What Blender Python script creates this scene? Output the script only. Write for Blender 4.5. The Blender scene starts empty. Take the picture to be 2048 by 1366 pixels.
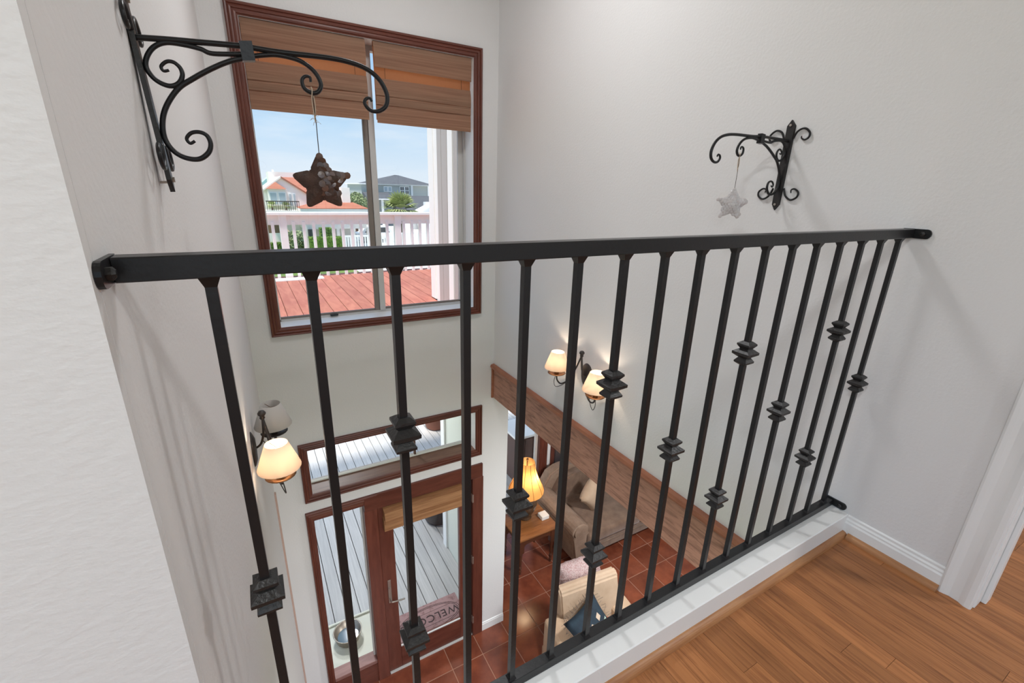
import bpy, bmesh, math, random
from mathutils import Vector, Matrix
random.seed(7)
scene = bpy.context.scene
col = scene.collection
PI = math.pi

# ------------------------------------------------------------------ camera
W, D, ZF = 1.905, 2.728, -3.43          # right wall, far wall, entry floor
ZD = -3.48                               # porch boards
cd = bpy.data.cameras.new('camera')
cam = bpy.data.objects.new('camera', cd)
col.objects.link(cam)
cd.lens, cd.sensor_width, cd.clip_start, cd.clip_end = 15.94, 36.0, 0.02, 400
ax = ((0.86790353, -0.49598863, 0.02717975), (-0.13432441, -0.28702174, -0.94845953), (0.47822632, 0.81952046, -0.31573057))
m = Matrix.Identity(4)
for i in range(3):
    m[i][0], m[i][1], m[i][2] = ax[0][i], -ax[1][i], -ax[2][i]
m.translation = (0.1333, -0.62, 1.1687)
cam.matrix_world = m
scene.camera = cam

# ------------------------------------------------------------------ colour management
vs = scene.view_settings
vs.view_transform = 'Standard'
vs.look = 'None'
vs.exposure = 0.15
vs.gamma = 1.0
vs.use_curve_mapping = False

# ------------------------------------------------------------------ sky
def make_world():
    w = bpy.data.worlds.new('sky')
    scene.world = w
    w.use_nodes = True
    nt = w.node_tree
    nt.nodes.clear()
    N = nt.nodes.new
    out, bg = N('ShaderNodeOutputWorld'), N('ShaderNodeBackground')
    tc, sep = N('ShaderNodeTexCoord'), N('ShaderNodeSeparateXYZ')
    ramp = N('ShaderNodeValToRGB')
    e = ramp.color_ramp.elements
    e[0].position, e[0].color = 0.0, (0.78, 0.88, 0.97, 1)
    e[1].position, e[1].color = 0.55, (0.25, 0.50, 0.90, 1)
    n = e.new(0.14); n.color = (0.47, 0.72, 0.97, 1)
    mp = N('ShaderNodeMapping'); mp.inputs['Scale'].default_value = (2.2, 2.2, 9.0)
    noi = N('ShaderNodeTexNoise'); noi.inputs['Scale'].default_value = 2.3; noi.inputs['Detail'].default_value = 6; noi.inputs['Roughness'].default_value = 0.55
    cr = N('ShaderNodeMapRange'); cr.inputs[1].default_value = 0.45; cr.inputs[2].default_value = 0.8; cr.inputs[4].default_value = 0.6
    mix = N('ShaderNodeMixRGB'); mix.inputs[2].default_value = (0.90, 0.95, 1.0, 1)
    L = nt.links.new
    L(tc.outputs['Generated'], sep.inputs[0]); L(sep.outputs[2], ramp.inputs[0])
    L(tc.outputs['Generated'], mp.inputs[0]); L(mp.outputs[0], noi.inputs['Vector']); L(noi.outputs[0], cr.inputs[0])
    L(cr.outputs[0], mix.inputs[0]); L(ramp.outputs[0], mix.inputs[1]); L(mix.outputs[0], bg.inputs[0])
    bg.inputs[1].default_value = 0.90
    L(bg.outputs[0], out.inputs[0])
make_world()

def light(name, kind, loc, power, color=(1, 1, 1), size=0.3, aim=None, shape='DISK', angle=None):
    ld = bpy.data.lights.new(name, kind)
    ld.energy = power
    ld.color = color
    o = bpy.data.objects.new(name, ld)
    col.objects.link(o)
    o.location = loc
    if kind == 'AREA':
        ld.shape = shape; ld.size = size
    if kind == 'POINT':
        ld.shadow_soft_size = size
    if kind == 'SUN':
        ld.angle = angle
    if aim is not None:
        o.rotation_euler = Vector(aim).to_track_quat('-Z', 'Y').to_euler()
    return o
light('sun', 'SUN', (-20, -5, 30), 5.0, (1, 0.96, 0.9), aim=(0.30, 0.16, -0.94), angle=math.radians(6))
# unseen fill lamps added to brighten the rooms and porch (fixtures built further down)
CEIL = 2.85
FILL_LAMPS = [((-1.3, -1.15, CEIL), 41), ((1.0, 1.35, CEIL), 15), ((3.6, 1.3, -0.53), 70), ((0.6, -3.9, CEIL), 38), ((0.95, -1.1, -0.32), 115), ((0.55, 4.7, -0.27), 40), ((0.9, 6.0, -0.27), 50), ((3.0, -1.7, CEIL), 34)]
for (p, pw) in FILL_LAMPS:
    light('fill_lamp_light', 'AREA', (p[0], p[1], p[2] - 0.06), pw, (0.95, 0.975, 1.0), 0.34, aim=(0, 0, -1))

# ------------------------------------------------------------------ helpers
def link(o, parent=None):
    col.objects.link(o)
    if parent is not None:
        o.parent = parent
    return o

def thing(name, label, cat, loc=(0, 0, 0), rotz=0.0, group=None, kind=None):
    o = bpy.data.objects.new(name, None)
    o.empty_display_size = 0.05
    link(o)
    o.location = loc
    o.rotation_euler = (0, 0, rotz)
    tag(o, label, cat, group, kind)
    return o

def tag(o, label, cat, group=None, kind=None):
    if label: o['label'] = label
    if cat: o['category'] = cat
    if group: o['group'] = group
    if kind: o['kind'] = kind
    return o

def root_of(o):
    while o.parent is not None:
        o = o.parent
    return o

def obj(name, bm, mat, parent=None, world=True, smooth=False, label=None):
    """bm coordinates are world coordinates (world=True) or the root's own coordinates"""
    if parent is not None and world:
        bm.transform(root_of(parent).matrix_basis.inverted())
    me = bpy.data.meshes.new(name)
    bmesh.ops.recalc_face_normals(bm, faces=bm.faces)
    bm.to_mesh(me)
    bm.free()
    me.materials.append(MAT[mat])
    if smooth:
        for p in me.polygons: p.use_smooth = True
    o = bpy.data.objects.new(name, me)
    link(o, parent)
    if label: o['label'] = label
    return o

def B():
    return bmesh.new()

def box(bm, x0, x1, y0, y1, z0, z1, bev=0.0, seg=1):
    vs_ = [bm.verts.new((x, y, z)) for z in (z0, z1) for y in (y0, y1) for x in (x0, x1)]
    f = [(0, 2, 3, 1), (4, 5, 7, 6), (0, 1, 5, 4), (2, 6, 7, 3), (0, 4, 6, 2), (1, 3, 7, 5)]
    fs = [bm.faces.new([vs_[i] for i in q]) for q in f]
    if bev > 0:
        es = list({e for q in fs for e in q.edges})
        bmesh.ops.bevel(bm, geom=es, offset=bev, segments=seg, affect='EDGES', profile=0.5)
    return bm

def bbox(*a, **k):
    return box(B(), *a, **k)

def prism(bm, pts, axis, a, b):
    """polygon pts (2D) extruded along axis from a to b. axis x: pts=(y,z); y: (x,z); z: (x,y)"""
    def P(p, t):
        return (t, p[0], p[1]) if axis == 'x' else (p[0], t, p[1]) if axis == 'y' else (p[0], p[1], t)
    A = [bm.verts.new(P(p, a)) for p in pts]
    Bv = [bm.verts.new(P(p, b)) for p in pts]
    n = len(pts)
    bm.faces.new(A); bm.faces.new(Bv[::-1])
    for i in range(n):
        bm.faces.new((A[i], Bv[i], Bv[(i + 1) % n], A[(i + 1) % n]))
    return bm

def lathe(bm, prof, c=(0, 0, 0), seg=24, square=False, axis='z'):
    """prof: (r, h) list"""
    n = 4 if square else seg
    rings = []
    for r, h in prof:
        ring = []
        for k in range(n):
            a = 2 * PI * k / n + (PI / 4 if square else 0)
            rr = r * math.sqrt(2) if square else r
            u, v = rr * math.cos(a), rr * math.sin(a)
            p = (u, v, h) if axis == 'z' else (h, u, v) if axis == 'x' else (u, h, v)
            ring.append(bm.verts.new((c[0] + p[0], c[1] + p[1], c[2] + p[2])))
        rings.append(ring)
    for a, b in zip(rings, rings[1:]):
        for k in range(n):
            bm.faces.new((a[k], a[(k + 1) % n], b[(k + 1) % n], b[k]))
    if prof[0][0] > 1e-5: bm.faces.new(rings[0][::-1])
    if prof[-1][0] > 1e-5: bm.faces.new(rings[-1])
    return bm

def catmull(pts, n=6):
    pts = [Vector(p) for p in pts]
    out = []
    for i in range(len(pts) - 1):
        p0, p1, p2, p3 = pts[max(i - 1, 0)], pts[i], pts[i + 1], pts[min(i + 2, len(pts) - 1)]
        for k in range(n):
            t = k / n
            out.append(0.5 * ((2 * p1) + (p2 - p0) * t + (2 * p0 - 5 * p1 + 4 * p2 - p3) * t * t + (3 * p1 - p0 - 3 * p2 + p3) * t ** 3))
    out.append(pts[-1])
    return out

def tube(bm, pts, r, seg=8, taper=None, flat=1.0):
    pts = [Vector(p) for p in pts]
    n = len(pts)
    T = [(pts[min(i + 1, n - 1)] - pts[max(i - 1, 0)]).normalized() for i in range(n)]
    ref = Vector((0, 0, 1)) if abs(T[0].z) < 0.9 else Vector((0, 1, 0))
    nrm = T[0].cross(ref).normalized()
    rings = []
    for i in range(n):
        nrm = (nrm - T[i] * nrm.dot(T[i])).normalized()
        bn = T[i].cross(nrm)
        rr = r if taper is None else r * taper(i / (n - 1))
        rings.append([bm.verts.new(pts[i] + nrm * rr * math.cos(2 * PI * k / seg) + bn * rr * flat * math.sin(2 * PI * k / seg)) for k in range(seg)])
    for a, b in zip(rings, rings[1:]):
        for k in range(seg):
            bm.faces.new((a[k], a[(k + 1) % seg], b[(k + 1) % seg], b[k]))
    bm.faces.new(rings[0][::-1]); bm.faces.new(rings[-1])
    return bm

def copy_tree(o, parent=None):
    c = o.copy()
    link(c, parent)
    for ch in list(o.children):
        copy_tree(ch, c)
    return c

def pillow(bm, w, h, t, M, n=10, pinch=0.12):
    """soft square cushion, w x h x t, transformed by M; corners drawn in and peaked"""
    g = {}
    for s in (1, -1):
        for i in range(n + 1):
            for j in range(n + 1):
                u, v = 2 * i / n - 1, 2 * j / n - 1
                edge = i in (0, n) or j in (0, n)
                if edge and s == -1:
                    g[(s, i, j)] = g[(1, i, j)]; continue
                k = 1 - pinch * (1 - u * u) * abs(v) ** 3 - pinch * (1 - v * v) * abs(u) ** 3
                hgt = max(0.0, (1 - abs(u) ** 2.6) * (1 - abs(v) ** 2.6)) ** 0.5
                q = Vector((u * w / 2 * (1 - pinch * (1 - v * v) * abs(u) ** 2), v * h / 2 * (1 - pinch * (1 - u * u) * abs(v) ** 2), s * t / 2 * hgt))
                g[(s, i, j)] = bm.verts.new(M @ q)
    for s in (1, -1):
        for i in range(n):
            for j in range(n):
                try: bm.faces.new((g[(s, i, j)], g[(s, i + 1, j)], g[(s, i + 1, j + 1)], g[(s, i, j + 1)]))
                except ValueError: pass
    return bm

# ------------------------------------------------------------------ materials
MAT = {}
def mat(name, color, rough=0.6, noise=0.0, nscale=(8, 8, 8), bump=0.0, bscale=60.0, bdist=0.002, metallic=0.0, color2=None, rnd=0.0, spec=0.5, coat=0.0, emit=None, estr=0.0, trans=0.0, rshift=False, wave=None, stretch=None, detail=4, sheen=0.0, edge=(0.35, 0.68)):
    mt = bpy.data.materials.new(name)
    MAT[name] = mt
    mt.use_nodes = True
    nt = mt.node_tree
    N, L = nt.nodes.new, nt.links.new
    bs = nt.nodes['Principled BSDF']
    bs.inputs['Roughness'].default_value = rough
    bs.inputs['Metallic'].default_value = metallic
    bs.inputs['Specular IOR Level'].default_value = spec
    bs.inputs['Coat Weight'].default_value = coat
    bs.inputs['Coat Roughness'].default_value = 0.12
    if sheen: bs.inputs['Sheen Weight'].default_value = sheen
    c = tuple(color) + (1,)
    bs.inputs['Base Color'].default_value = c
    tc = N('ShaderNodeTexCoord')
    src = tc.outputs['Object']
    oi = None
    if rnd or rshift:
        oi = N('ShaderNodeObjectInfo')
    if rshift:
        mul = N('ShaderNodeMath'); mul.operation = 'MULTIPLY'; mul.inputs[1].default_value = 37.0
        L(oi.outputs['Random'], mul.inputs[0])
        add = N('ShaderNodeVectorMath'); add.operation = 'ADD'
        L(src, add.inputs[0]); L(mul.outputs[0], add.inputs[1])
        src = add.outputs[0]
    last = None
    if color2 is not None:
        mp = N('ShaderNodeMapping'); mp.inputs['Scale'].default_value = nscale
        no = N('ShaderNodeTexNoise'); no.inputs['Scale'].default_value = 1.0; no.inputs['Detail'].default_value = detail; no.inputs['Roughness'].default_value = 0.6
        no.inputs['Distortion'].default_value = noise
        mr = N('ShaderNodeMapRange'); mr.inputs[1].default_value = edge[0]; mr.inputs[2].default_value = edge[1]
        mx = N('ShaderNodeMixRGB'); mx.inputs[1].default_value = c; mx.inputs[2].default_value = tuple(color2) + (1,)
        L(src, mp.inputs[0]); L(mp.outputs[0], no.inputs['Vector']); L(no.outputs[0], mr.inputs[0]); L(mr.outputs[0], mx.inputs[0])
        last = mx.outputs[0]
    if rnd:
        hs = N('ShaderNodeHueSaturation')
        mr2 = N('ShaderNodeMapRange'); mr2.inputs[3].default_value = 1 - rnd; mr2.inputs[4].default_value = 1 + rnd
        L(oi.outputs['Random'], mr2.inputs[0]); L(mr2.outputs[0], hs.inputs['Value'])
        if last is not None: L(last, hs.inputs['Color'])
        else: hs.inputs['Color'].default_value = c
        last = hs.outputs[0]
    if last is not None:
        L(last, bs.inputs['Base Color'])
    if bump:
        bn = N('ShaderNodeTexNoise'); bn.inputs['Scale'].default_value = bscale; bn.inputs['Detail'].default_value = 3
        bsrc = src
        if stretch:
            mp3 = N('ShaderNodeMapping'); mp3.inputs['Scale'].default_value = stretch; L(src, mp3.inputs[0]); bsrc = mp3.outputs[0]
        L(bsrc, bn.inputs['Vector'])
        bp = N('ShaderNodeBump'); bp.inputs['Strength'].default_value = bump; bp.inputs['Distance'].default_value = bdist
        L(bn.outputs[0], bp.inputs['Height']); L(bp.outputs[0], bs.inputs['Normal'])
    if emit is not None:
        bs.inputs['Emission Color'].default_value = tuple(emit) + (1,)
        bs.inputs['Emission Strength'].default_value = estr
    if trans:
        tr = N('ShaderNodeBsdfTranslucent')
        if last is not None: L(last, tr.inputs[0])
        else: tr.inputs[0].default_value = c
        ms = N('ShaderNodeMixShader'); ms.inputs[0].default_value = trans
        L(bs.outputs[0], ms.inputs[1]); L(tr.outputs[0], ms.inputs[2])
        L(ms.outputs[0], nt.nodes['Material Output'].inputs[0])
    return mt

def glass(name, tint=(1, 1, 1), refl=1.0):
    mt = bpy.data.materials.new(name)
    MAT[name] = mt
    mt.use_nodes = True
    nt = mt.node_tree
    nt.nodes.clear()
    N, L = nt.nodes.new, nt.links.new
    out, fr, tr, gl, mx = N('ShaderNodeOutputMaterial'), N('ShaderNodeFresnel'), N('ShaderNodeBsdfTransparent'), N('ShaderNodeBsdfGlossy'), N('ShaderNodeMixShader')
    fr.inputs[0].default_value = 1.45
    tr.inputs[0].default_value = tuple(tint) + (1,)
    gl.inputs['Roughness'].default_value = 0.0
    geo, inv, mul = N('ShaderNodeNewGeometry'), N('ShaderNodeMath'), N('ShaderNodeMath')
    inv.operation = 'SUBTRACT'; inv.inputs[0].default_value = 1.0; mul.operation = 'MULTIPLY'
    L(geo.outputs['Backfacing'], inv.inputs[1]); L(inv.outputs[0], mul.inputs[1]); L(fr.outputs[0], mul.inputs[0])   # no total reflection at the inner face of a thin pane
    L(mul.outputs[0], mx.inputs[0]); L(tr.outputs[0], mx.inputs[1]); L(gl.outputs[0], mx.inputs[2]); L(mx.outputs[0], out.inputs[0])

mat('wall_paint', (0.74, 0.73, 0.72), 0.75, bump=0.35, bscale=95, bdist=0.003)
mat('wall_coarse', (0.74, 0.73, 0.72), 0.75, bump=0.3, bscale=110, bdist=0.003, stretch=(0.6, 1, 1))
mat('white_trim', (0.80, 0.80, 0.79), 0.38, spec=0.5)
mat('iron', (0.012, 0.012, 0.013), 0.33, bump=0.25, bscale=140, bdist=0.001, spec=0.35)
mat('iron_rough', (0.013, 0.012, 0.012), 0.40, bump=0.6, bscale=160, bdist=0.002)
mat('mahogany', (0.145, 0.042, 0.026), 0.36, color2=(0.095, 0.024, 0.015), nscale=(30, 30, 4), rnd=0.12, rshift=True)
mat('mahogany_h', (0.145, 0.042, 0.026), 0.36, color2=(0.095, 0.024, 0.015), nscale=(4, 30, 30), rnd=0.12, rshift=True)
mat('pink_wood', (0.52, 0.36, 0.30), 0.5)
mat('sill_wood', (0.21, 0.115, 0.075), 0.5, color2=(0.14, 0.07, 0.045), nscale=(4, 40, 30))
mat('sill_red', (0.30, 0.15, 0.13), 0.5, color2=(0.22, 0.10, 0.08), nscale=(4, 40, 30))
mat('beam_wood', (0.45, 0.235, 0.160), 0.6, color2=(0.18, 0.082, 0.055), nscale=(40, 7, 55), noise=0.6, bump=0.5, bscale=40, bdist=0.004, detail=6, edge=(0.45, 0.72))
mat('beam_cap', (0.36, 0.145, 0.078), 0.45, color2=(0.27, 0.095, 0.05), nscale=(40, 5, 40))
mat('oak_plank', (0.37, 0.148, 0.052), 0.42, spec=0.35, color2=(0.165, 0.054, 0.017), nscale=(75, 3.2, 30), noise=1.6, rnd=0.20, rshift=True, bump=0.15, bscale=30, stretch=(6, 0.4, 1), detail=8, edge=(0.44, 0.74))
mat('oak_round', (0.43, 0.205, 0.085), 0.33, color2=(0.29, 0.115, 0.045), nscale=(6, 60, 60), noise=0.5)
mat('oak_round_y', (0.43, 0.205, 0.085), 0.33, color2=(0.33, 0.145, 0.06), nscale=(60, 6, 60), noise=0.5)
mat('subfloor', (0.06, 0.025, 0.012), 0.8)
mat('terracotta', (0.23, 0.062, 0.030), 0.20, color2=(0.14, 0.035, 0.018), nscale=(5, 5, 5), rnd=0.16, rshift=True, bump=0.1, bscale=10, spec=0.6)
mat('grout', (0.34, 0.17, 0.11), 0.8)
mat('shade_weave', (0.60, 0.385, 0.26), 0.75, color2=(0.44, 0.265, 0.175), nscale=(1.5, 8, 90), trans=0.6, noise=0.1)
mat('shade_lining_glow', (0.78, 0.47, 0.29), 0.8, trans=0.9)  # single lining layer, its backlit glow put into the lighter orange
mat('shade_gold', (0.38, 0.19, 0.085), 0.45, color2=(0.24, 0.105, 0.042), nscale=(3, 30, 40), spec=0.6)
mat('aluminium', (0.55, 0.54, 0.52), 0.45, metallic=0.0)
mat('bronze_alu', (0.20, 0.17, 0.145), 0.5)
mat('black_gasket', (0.02, 0.02, 0.02), 0.6)
glass('pane')
mat('lampshade_lit', (0.88, 0.78, 0.68), 0.7, trans=0.5)
mat('lampshade_off', (0.72, 0.68, 0.64), 0.7, trans=0.35)
mat('lamp_bell', (0.72, 0.40, 0.14), 0.7, trans=0.55)
mat('lamp_seam', (0.16, 0.07, 0.02), 0.8)
mat('bulb', (1, 0.9, 0.75), 0.5, emit=(1.0, 0.78, 0.52), estr=22)
mat('candle', (0.75, 0.66, 0.55), 0.5)
mat('brass_dark', (0.16, 0.075, 0.03), 0.35, metallic=0.6)
mat('sconce_iron', (0.035, 0.026, 0.022), 0.4)
mat('lamp_vase', (0.045, 0.028, 0.018), 0.25, color2=(0.10, 0.055, 0.03), nscale=(8, 8, 8))
mat('table_wood', (0.31, 0.125, 0.040), 0.28, color2=(0.20, 0.072, 0.022), nscale=(4, 30, 30), coat=0.2)
mat('table_dark', (0.085, 0.028, 0.013), 0.35)
mat('sofa_fabric', (0.21, 0.130, 0.085), 0.85, color2=(0.14, 0.080, 0.050), nscale=(9, 9, 9), sheen=0.3, bump=0.3, bscale=180)
mat('sofa_light', (0.30, 0.205, 0.145), 0.85, color2=(0.22, 0.14, 0.095), nscale=(9, 9, 9), bump=0.3, bscale=180)
mat('bun_wood', (0.30, 0.12, 0.045), 0.35)
mat('cream_cloth', (0.50, 0.36, 0.25), 0.85, color2=(0.43, 0.30, 0.20), nscale=(6, 6, 6), bump=0.2, bscale=120)
mat('tan_cloth', (0.50, 0.345, 0.225), 0.85, color2=(0.43, 0.285, 0.18), nscale=(4, 4, 4), bump=0.2, bscale=120)
mat('blue_cloth', (0.008, 0.016, 0.027), 0.85, color2=(0.014, 0.032, 0.048), nscale=(20, 20, 20))
mat('patch_sage', (0.30, 0.36, 0.29), 0.8)
mat('patch_cream', (0.50, 0.38, 0.28), 0.8)
mat('patch_red', (0.28, 0.06, 0.035), 0.8)
mat('fringe', (0.12, 0.09, 0.075), 0.9)
mat('pink_fuzz', (0.42, 0.25, 0.235), 0.95, color2=(0.62, 0.50, 0.48), nscale=(70, 70, 70), bump=1.0, bscale=120, bdist=0.01)
mat('white_box', (0.78, 0.74, 0.70), 0.6)
mat('porch_board', (0.50, 0.49, 0.47), 0.6, color2=(0.40, 0.39, 0.375), nscale=(50, 2, 10), rnd=0.08, rshift=True)
mat('dark_under', (0.035, 0.033, 0.03), 0.9)
mat('deck_red', (0.44, 0.165, 0.110), 0.65, color2=(0.33, 0.10, 0.068), nscale=(14, 3, 10), noise=0.8, rnd=0.09, rshift=True)
mat('ext_white', (0.93, 0.93, 0.91), 0.55)
mat('ext_grey', (0.46, 0.43, 0.41), 0.6, rnd=0.05)
mat('siding_cream', (0.72, 0.74, 0.66), 0.6)
mat('mat_pink', (0.38, 0.235, 0.225), 0.95, color2=(0.24, 0.13, 0.125), nscale=(26, 26, 26), edge=(0.5, 0.7))
mat('mat_ink', (0.05, 0.035, 0.035), 0.9)
mat('tray_cream', (0.66, 0.66, 0.54), 0.45)
mat('steel', (0.36, 0.31, 0.25), 0.38, metallic=0.9)
mat('water', (0.10, 0.17, 0.23), 0.08)
mat('black_plastic', (0.015, 0.015, 0.016), 0.3)
mat('nickel', (0.42, 0.38, 0.34), 0.3, metallic=0.8)
mat('string_pale', (0.62, 0.50, 0.38), 0.9)
mat('string_dark', (0.06, 0.045, 0.035), 0.9)
mat('star_brown', (0.060, 0.032, 0.022), 0.6, color2=(0.10, 0.052, 0.036), nscale=(70, 70, 70), bump=0.9, bscale=150, bdist=0.004)
mat('star_scale', (0.12, 0.066, 0.047), 0.2, rnd=0.45, spec=0.8)
mat('star_clear', (0.92, 0.90, 0.89), 0.2, trans=0.35, spec=0.8, color2=(0.74, 0.70, 0.69), nscale=(70, 70, 70))
mat('fill_diffuser', (0.9, 0.9, 0.9), 0.5, emit=(1, 0.96, 0.9), estr=6)  # glowing disc of the added, unseen fill lamps
# outdoors, far
mat('grass', (0.15, 0.23, 0.045), 0.9, color2=(0.09, 0.15, 0.03), nscale=(0.7, 0.7, 0.7))
mat('pale_ground', (0.60, 0.58, 0.55), 0.9)
mat('stucco', (0.95, 0.91, 0.85), 0.8)
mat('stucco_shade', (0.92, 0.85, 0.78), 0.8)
mat('roof_orange', (0.44, 0.165, 0.095), 0.85, color2=(0.36, 0.125, 0.07), nscale=(0.8, 0.8, 5))
mat('roof_slate', (0.105, 0.112, 0.12), 0.9, color2=(0.085, 0.09, 0.10), nscale=(1, 1, 5))
mat('grey_siding', (0.42, 0.46, 0.44), 0.8)
mat('pale_siding', (0.55, 0.57, 0.52), 0.8)
mat('teal_paint', (0.45, 0.68, 0.66), 0.8)
mat('far_glass', (0.42, 0.50, 0.54), 0.2)
mat('dark_glass', (0.06, 0.065, 0.07), 0.2)
mat('dark_rail', (0.06, 0.045, 0.03), 0.7)
mat('palm_leaf', (0.40, 0.46, 0.17), 0.7, rnd=0.25)
mat('tree_leaf', (0.24, 0.30, 0.14), 0.8, rnd=0.2, color2=(0.36, 0.42, 0.22), nscale=(2, 2, 2))
mat('hedge_leaf', (0.10, 0.20, 0.025), 0.85, color2=(0.20, 0.33, 0.05), nscale=(4, 4, 4), bump=1.0, bscale=3, bdist=0.2)
mat('trunk', (0.16, 0.10, 0.06), 0.9)
mat('brown_panel', (0.20, 0.115, 0.05), 0.8)
mat('tan_board', (0.40, 0.31, 0.20), 0.8)
mat('cabinet_brown', (0.125, 0.075, 0.062), 0.55, rnd=0.1)
mat('pot_clay', (0.26, 0.09, 0.05), 0.7)

# ================================================================== SETTING
def cells_wall(name, axis, level, thick, us, vs_, holes, matname, label, cat='wall'):
    """wall slab with rectangular holes. axis 'y': u=x v=z at y=level..level+thick ; axis 'x': u=y v=z"""
    us = sorted(set(us + [h[0] for h in holes] + [h[1] for h in holes]))
    vs_ = sorted(set(vs_ + [h[2] for h in holes] + [h[3] for h in holes]))
    bm = B()
    V = {}
    def P(u, v, t):
        k = (u, v, t)
        if k not in V:
            V[k] = bm.verts.new((u, t, v) if axis == 'y' else (t, u, v))
        return V[k]
    a, b = level, level + thick
    solid = {}
    for i in range(len(us) - 1):
        for j in range(len(vs_) - 1):
            cu, cv = (us[i] + us[i + 1]) / 2, (vs_[j] + vs_[j + 1]) / 2
            solid[(i, j)] = not any(h[0] < cu < h[1] and h[2] < cv < h[3] for h in holes)
    for (i, j), s in solid.items():
        if not s: continue
        u0, u1, v0, v1 = us[i], us[i + 1], vs_[j], vs_[j + 1]
        for t in (a, b):
            bm.faces.new((P(u0, v0, t), P(u1, v0, t), P(u1, v1, t), P(u0, v1, t)))
        for (di, dj, e) in ((-1, 0, ((u0, v0), (u0, v1))), (1, 0, ((u1, v0), (u1, v1))), (0, -1, ((u0, v0), (u1, v0))), (0, 1, ((u0, v1), (u1, v1)))):
            if not solid.get((i + di, j + dj), False):
                (p, q), (r_, s_) = e
                bm.faces.new((P(p, q, a), P(r_, s_, a), P(r_, s_, b), P(p, q, b)))
    o = obj(name, bm, matname)
    return tag(o, label, cat, kind='structure')

# far wall with the upper window, the transom and the entry door
XL = 0.062                                # left wall meets the far wall here
WIN = (0.258, 1.703, 0.238, 2.055)        # openings x0 x1 z0 z1
TRA = (0.316, 1.723, -1.132, -0.745)
DOO = (0.262, 1.785, ZF, -1.315)
XEND = 2.068                              # far wall carries on behind the beam to here
cells_wall('wall_far', 'y', D, 0.21, [-0.3, XEND], [-3.7, CEIL], [WIN, TRA, DOO], 'wall_paint', 'grey-white far wall holding the tall window, transom and entry door')
# left wall (very slightly out of parallel) and the wall face beside the camera
bm = B(); prism(bm, [(0.0003, -0.0302), (XL, D + 0.02), (-0.3, D + 0.02), (-0.3, -0.0302)], 'z', -3.7, CEIL)
tag(obj('wall_left', bm, 'wall_paint'), 'white textured left wall with the long scrolled bracket and sconce', 'wall', kind='structure')
tag(obj('wall_front', bbox(-2.6, 0.0, -0.051, -0.03, -0.3, CEIL), 'wall_coarse'), 'coarse textured white wall face at the left edge, beside the railing end', 'wall', kind='structure')
# right wall above the beam
tag(obj('wall_right', bbox(W, 2.03, -0.40, D, -0.60, CEIL), 'wall_paint'), 'tall white right wall above the wooden beam', 'wall', kind='structure')
tag(obj('wall_back', bbox(W, 2.03, -5.2, -1.35, 0.0, CEIL), 'wall_paint'), 'white hall wall past the doorway', 'wall', kind='structure')
tag(obj('wall_room_side', bbox(3.9, 4.0, -5.2, 0.12, -0.3, CEIL), 'wall_paint'), 'white side wall of the room past the right doorway', 'wall', kind='structure')
tag(obj('wall_room_end', bbox(2.03, 3.9, 0.02, 0.12, -0.3, CEIL), 'wall_paint'), 'white end wall of the room past the right doorway', 'wall', kind='structure')
tag(obj('ceiling', bbox(-2.6, 3.9, -5.2, D + 0.2, CEIL, CEIL + 0.1), 'wall_paint'), 'white ceiling over stair hall and entry well', 'ceiling', kind='structure')

# wooden beam over the living room opening
t = thing('trim_1', 'rough-sawn brown wooden beam along the foot of the right wall', 'beam', (W, 0.0, -0.63), kind='structure')
obj('beam_face', bbox(W - 0.006, XEND, -0.3, D - 0.002, -0.63, -0.325), 'beam_wood', t)
bm = B(); prism(bm, [(W - 0.03, -0.338), (W - 0.036, -0.325), (W - 0.03, -0.308), (W - 0.006, -0.302), (W + 0.02, -0.302), (W + 0.02, -0.345), (W - 0.006, -0.352)], 'y', -0.3, D - 0.001)
obj('cap_moulding', bm, 'beam_cap', t)
obj('end_block', bbox(W - 0.026, W + 0.01, D - 0.016, D - 0.001, -0.632, -0.31, bev=0.004), 'beam_cap', t)

# upper hardwood floor ------------------------------------------------
fl = thing('floor', 'orange-brown strip oak floor of the upper hall', 'floor', (0, 0, 0), kind='structure')
obj('subfloor', bbox(-2.6, 3.9, -5.2, -0.056, -0.30, -0.012), 'subfloor', fl)
pw = 0.0572
rng = random.Random(3)
x = 0.30
while x < 3.1:
    y = -0.057
    first = True
    while y > -1.9:
        ln = rng.uniform(0.25, 0.95)
        if first: ln = rng.uniform(0.10, 0.8); first = False
        y2 = max(y - ln, -1.9)
        if not (x < 0.55 and y2 < -1.2):
            bm = bbox(x + 0.0004, x + pw - 0.0004, y2 + 0.0004, y - 0.0004, -0.012, 0.0)
            obj('plank', bm, 'oak_plank', fl)
        y = y2
    x += pw
rest = bbox(-2.6, 3.9, -5.2, -1.9, -0.012, 0.0)
box(rest, -2.6, 0.30, -1.9, -0.056, -0.012, 0.0)
box(rest, 3.0992, 3.9, -1.9, -0.056, -0.012, 0.0)
o = obj('plank_field', rest, 'oak_plank', fl); o['kind'] = 'stuff'

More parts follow.
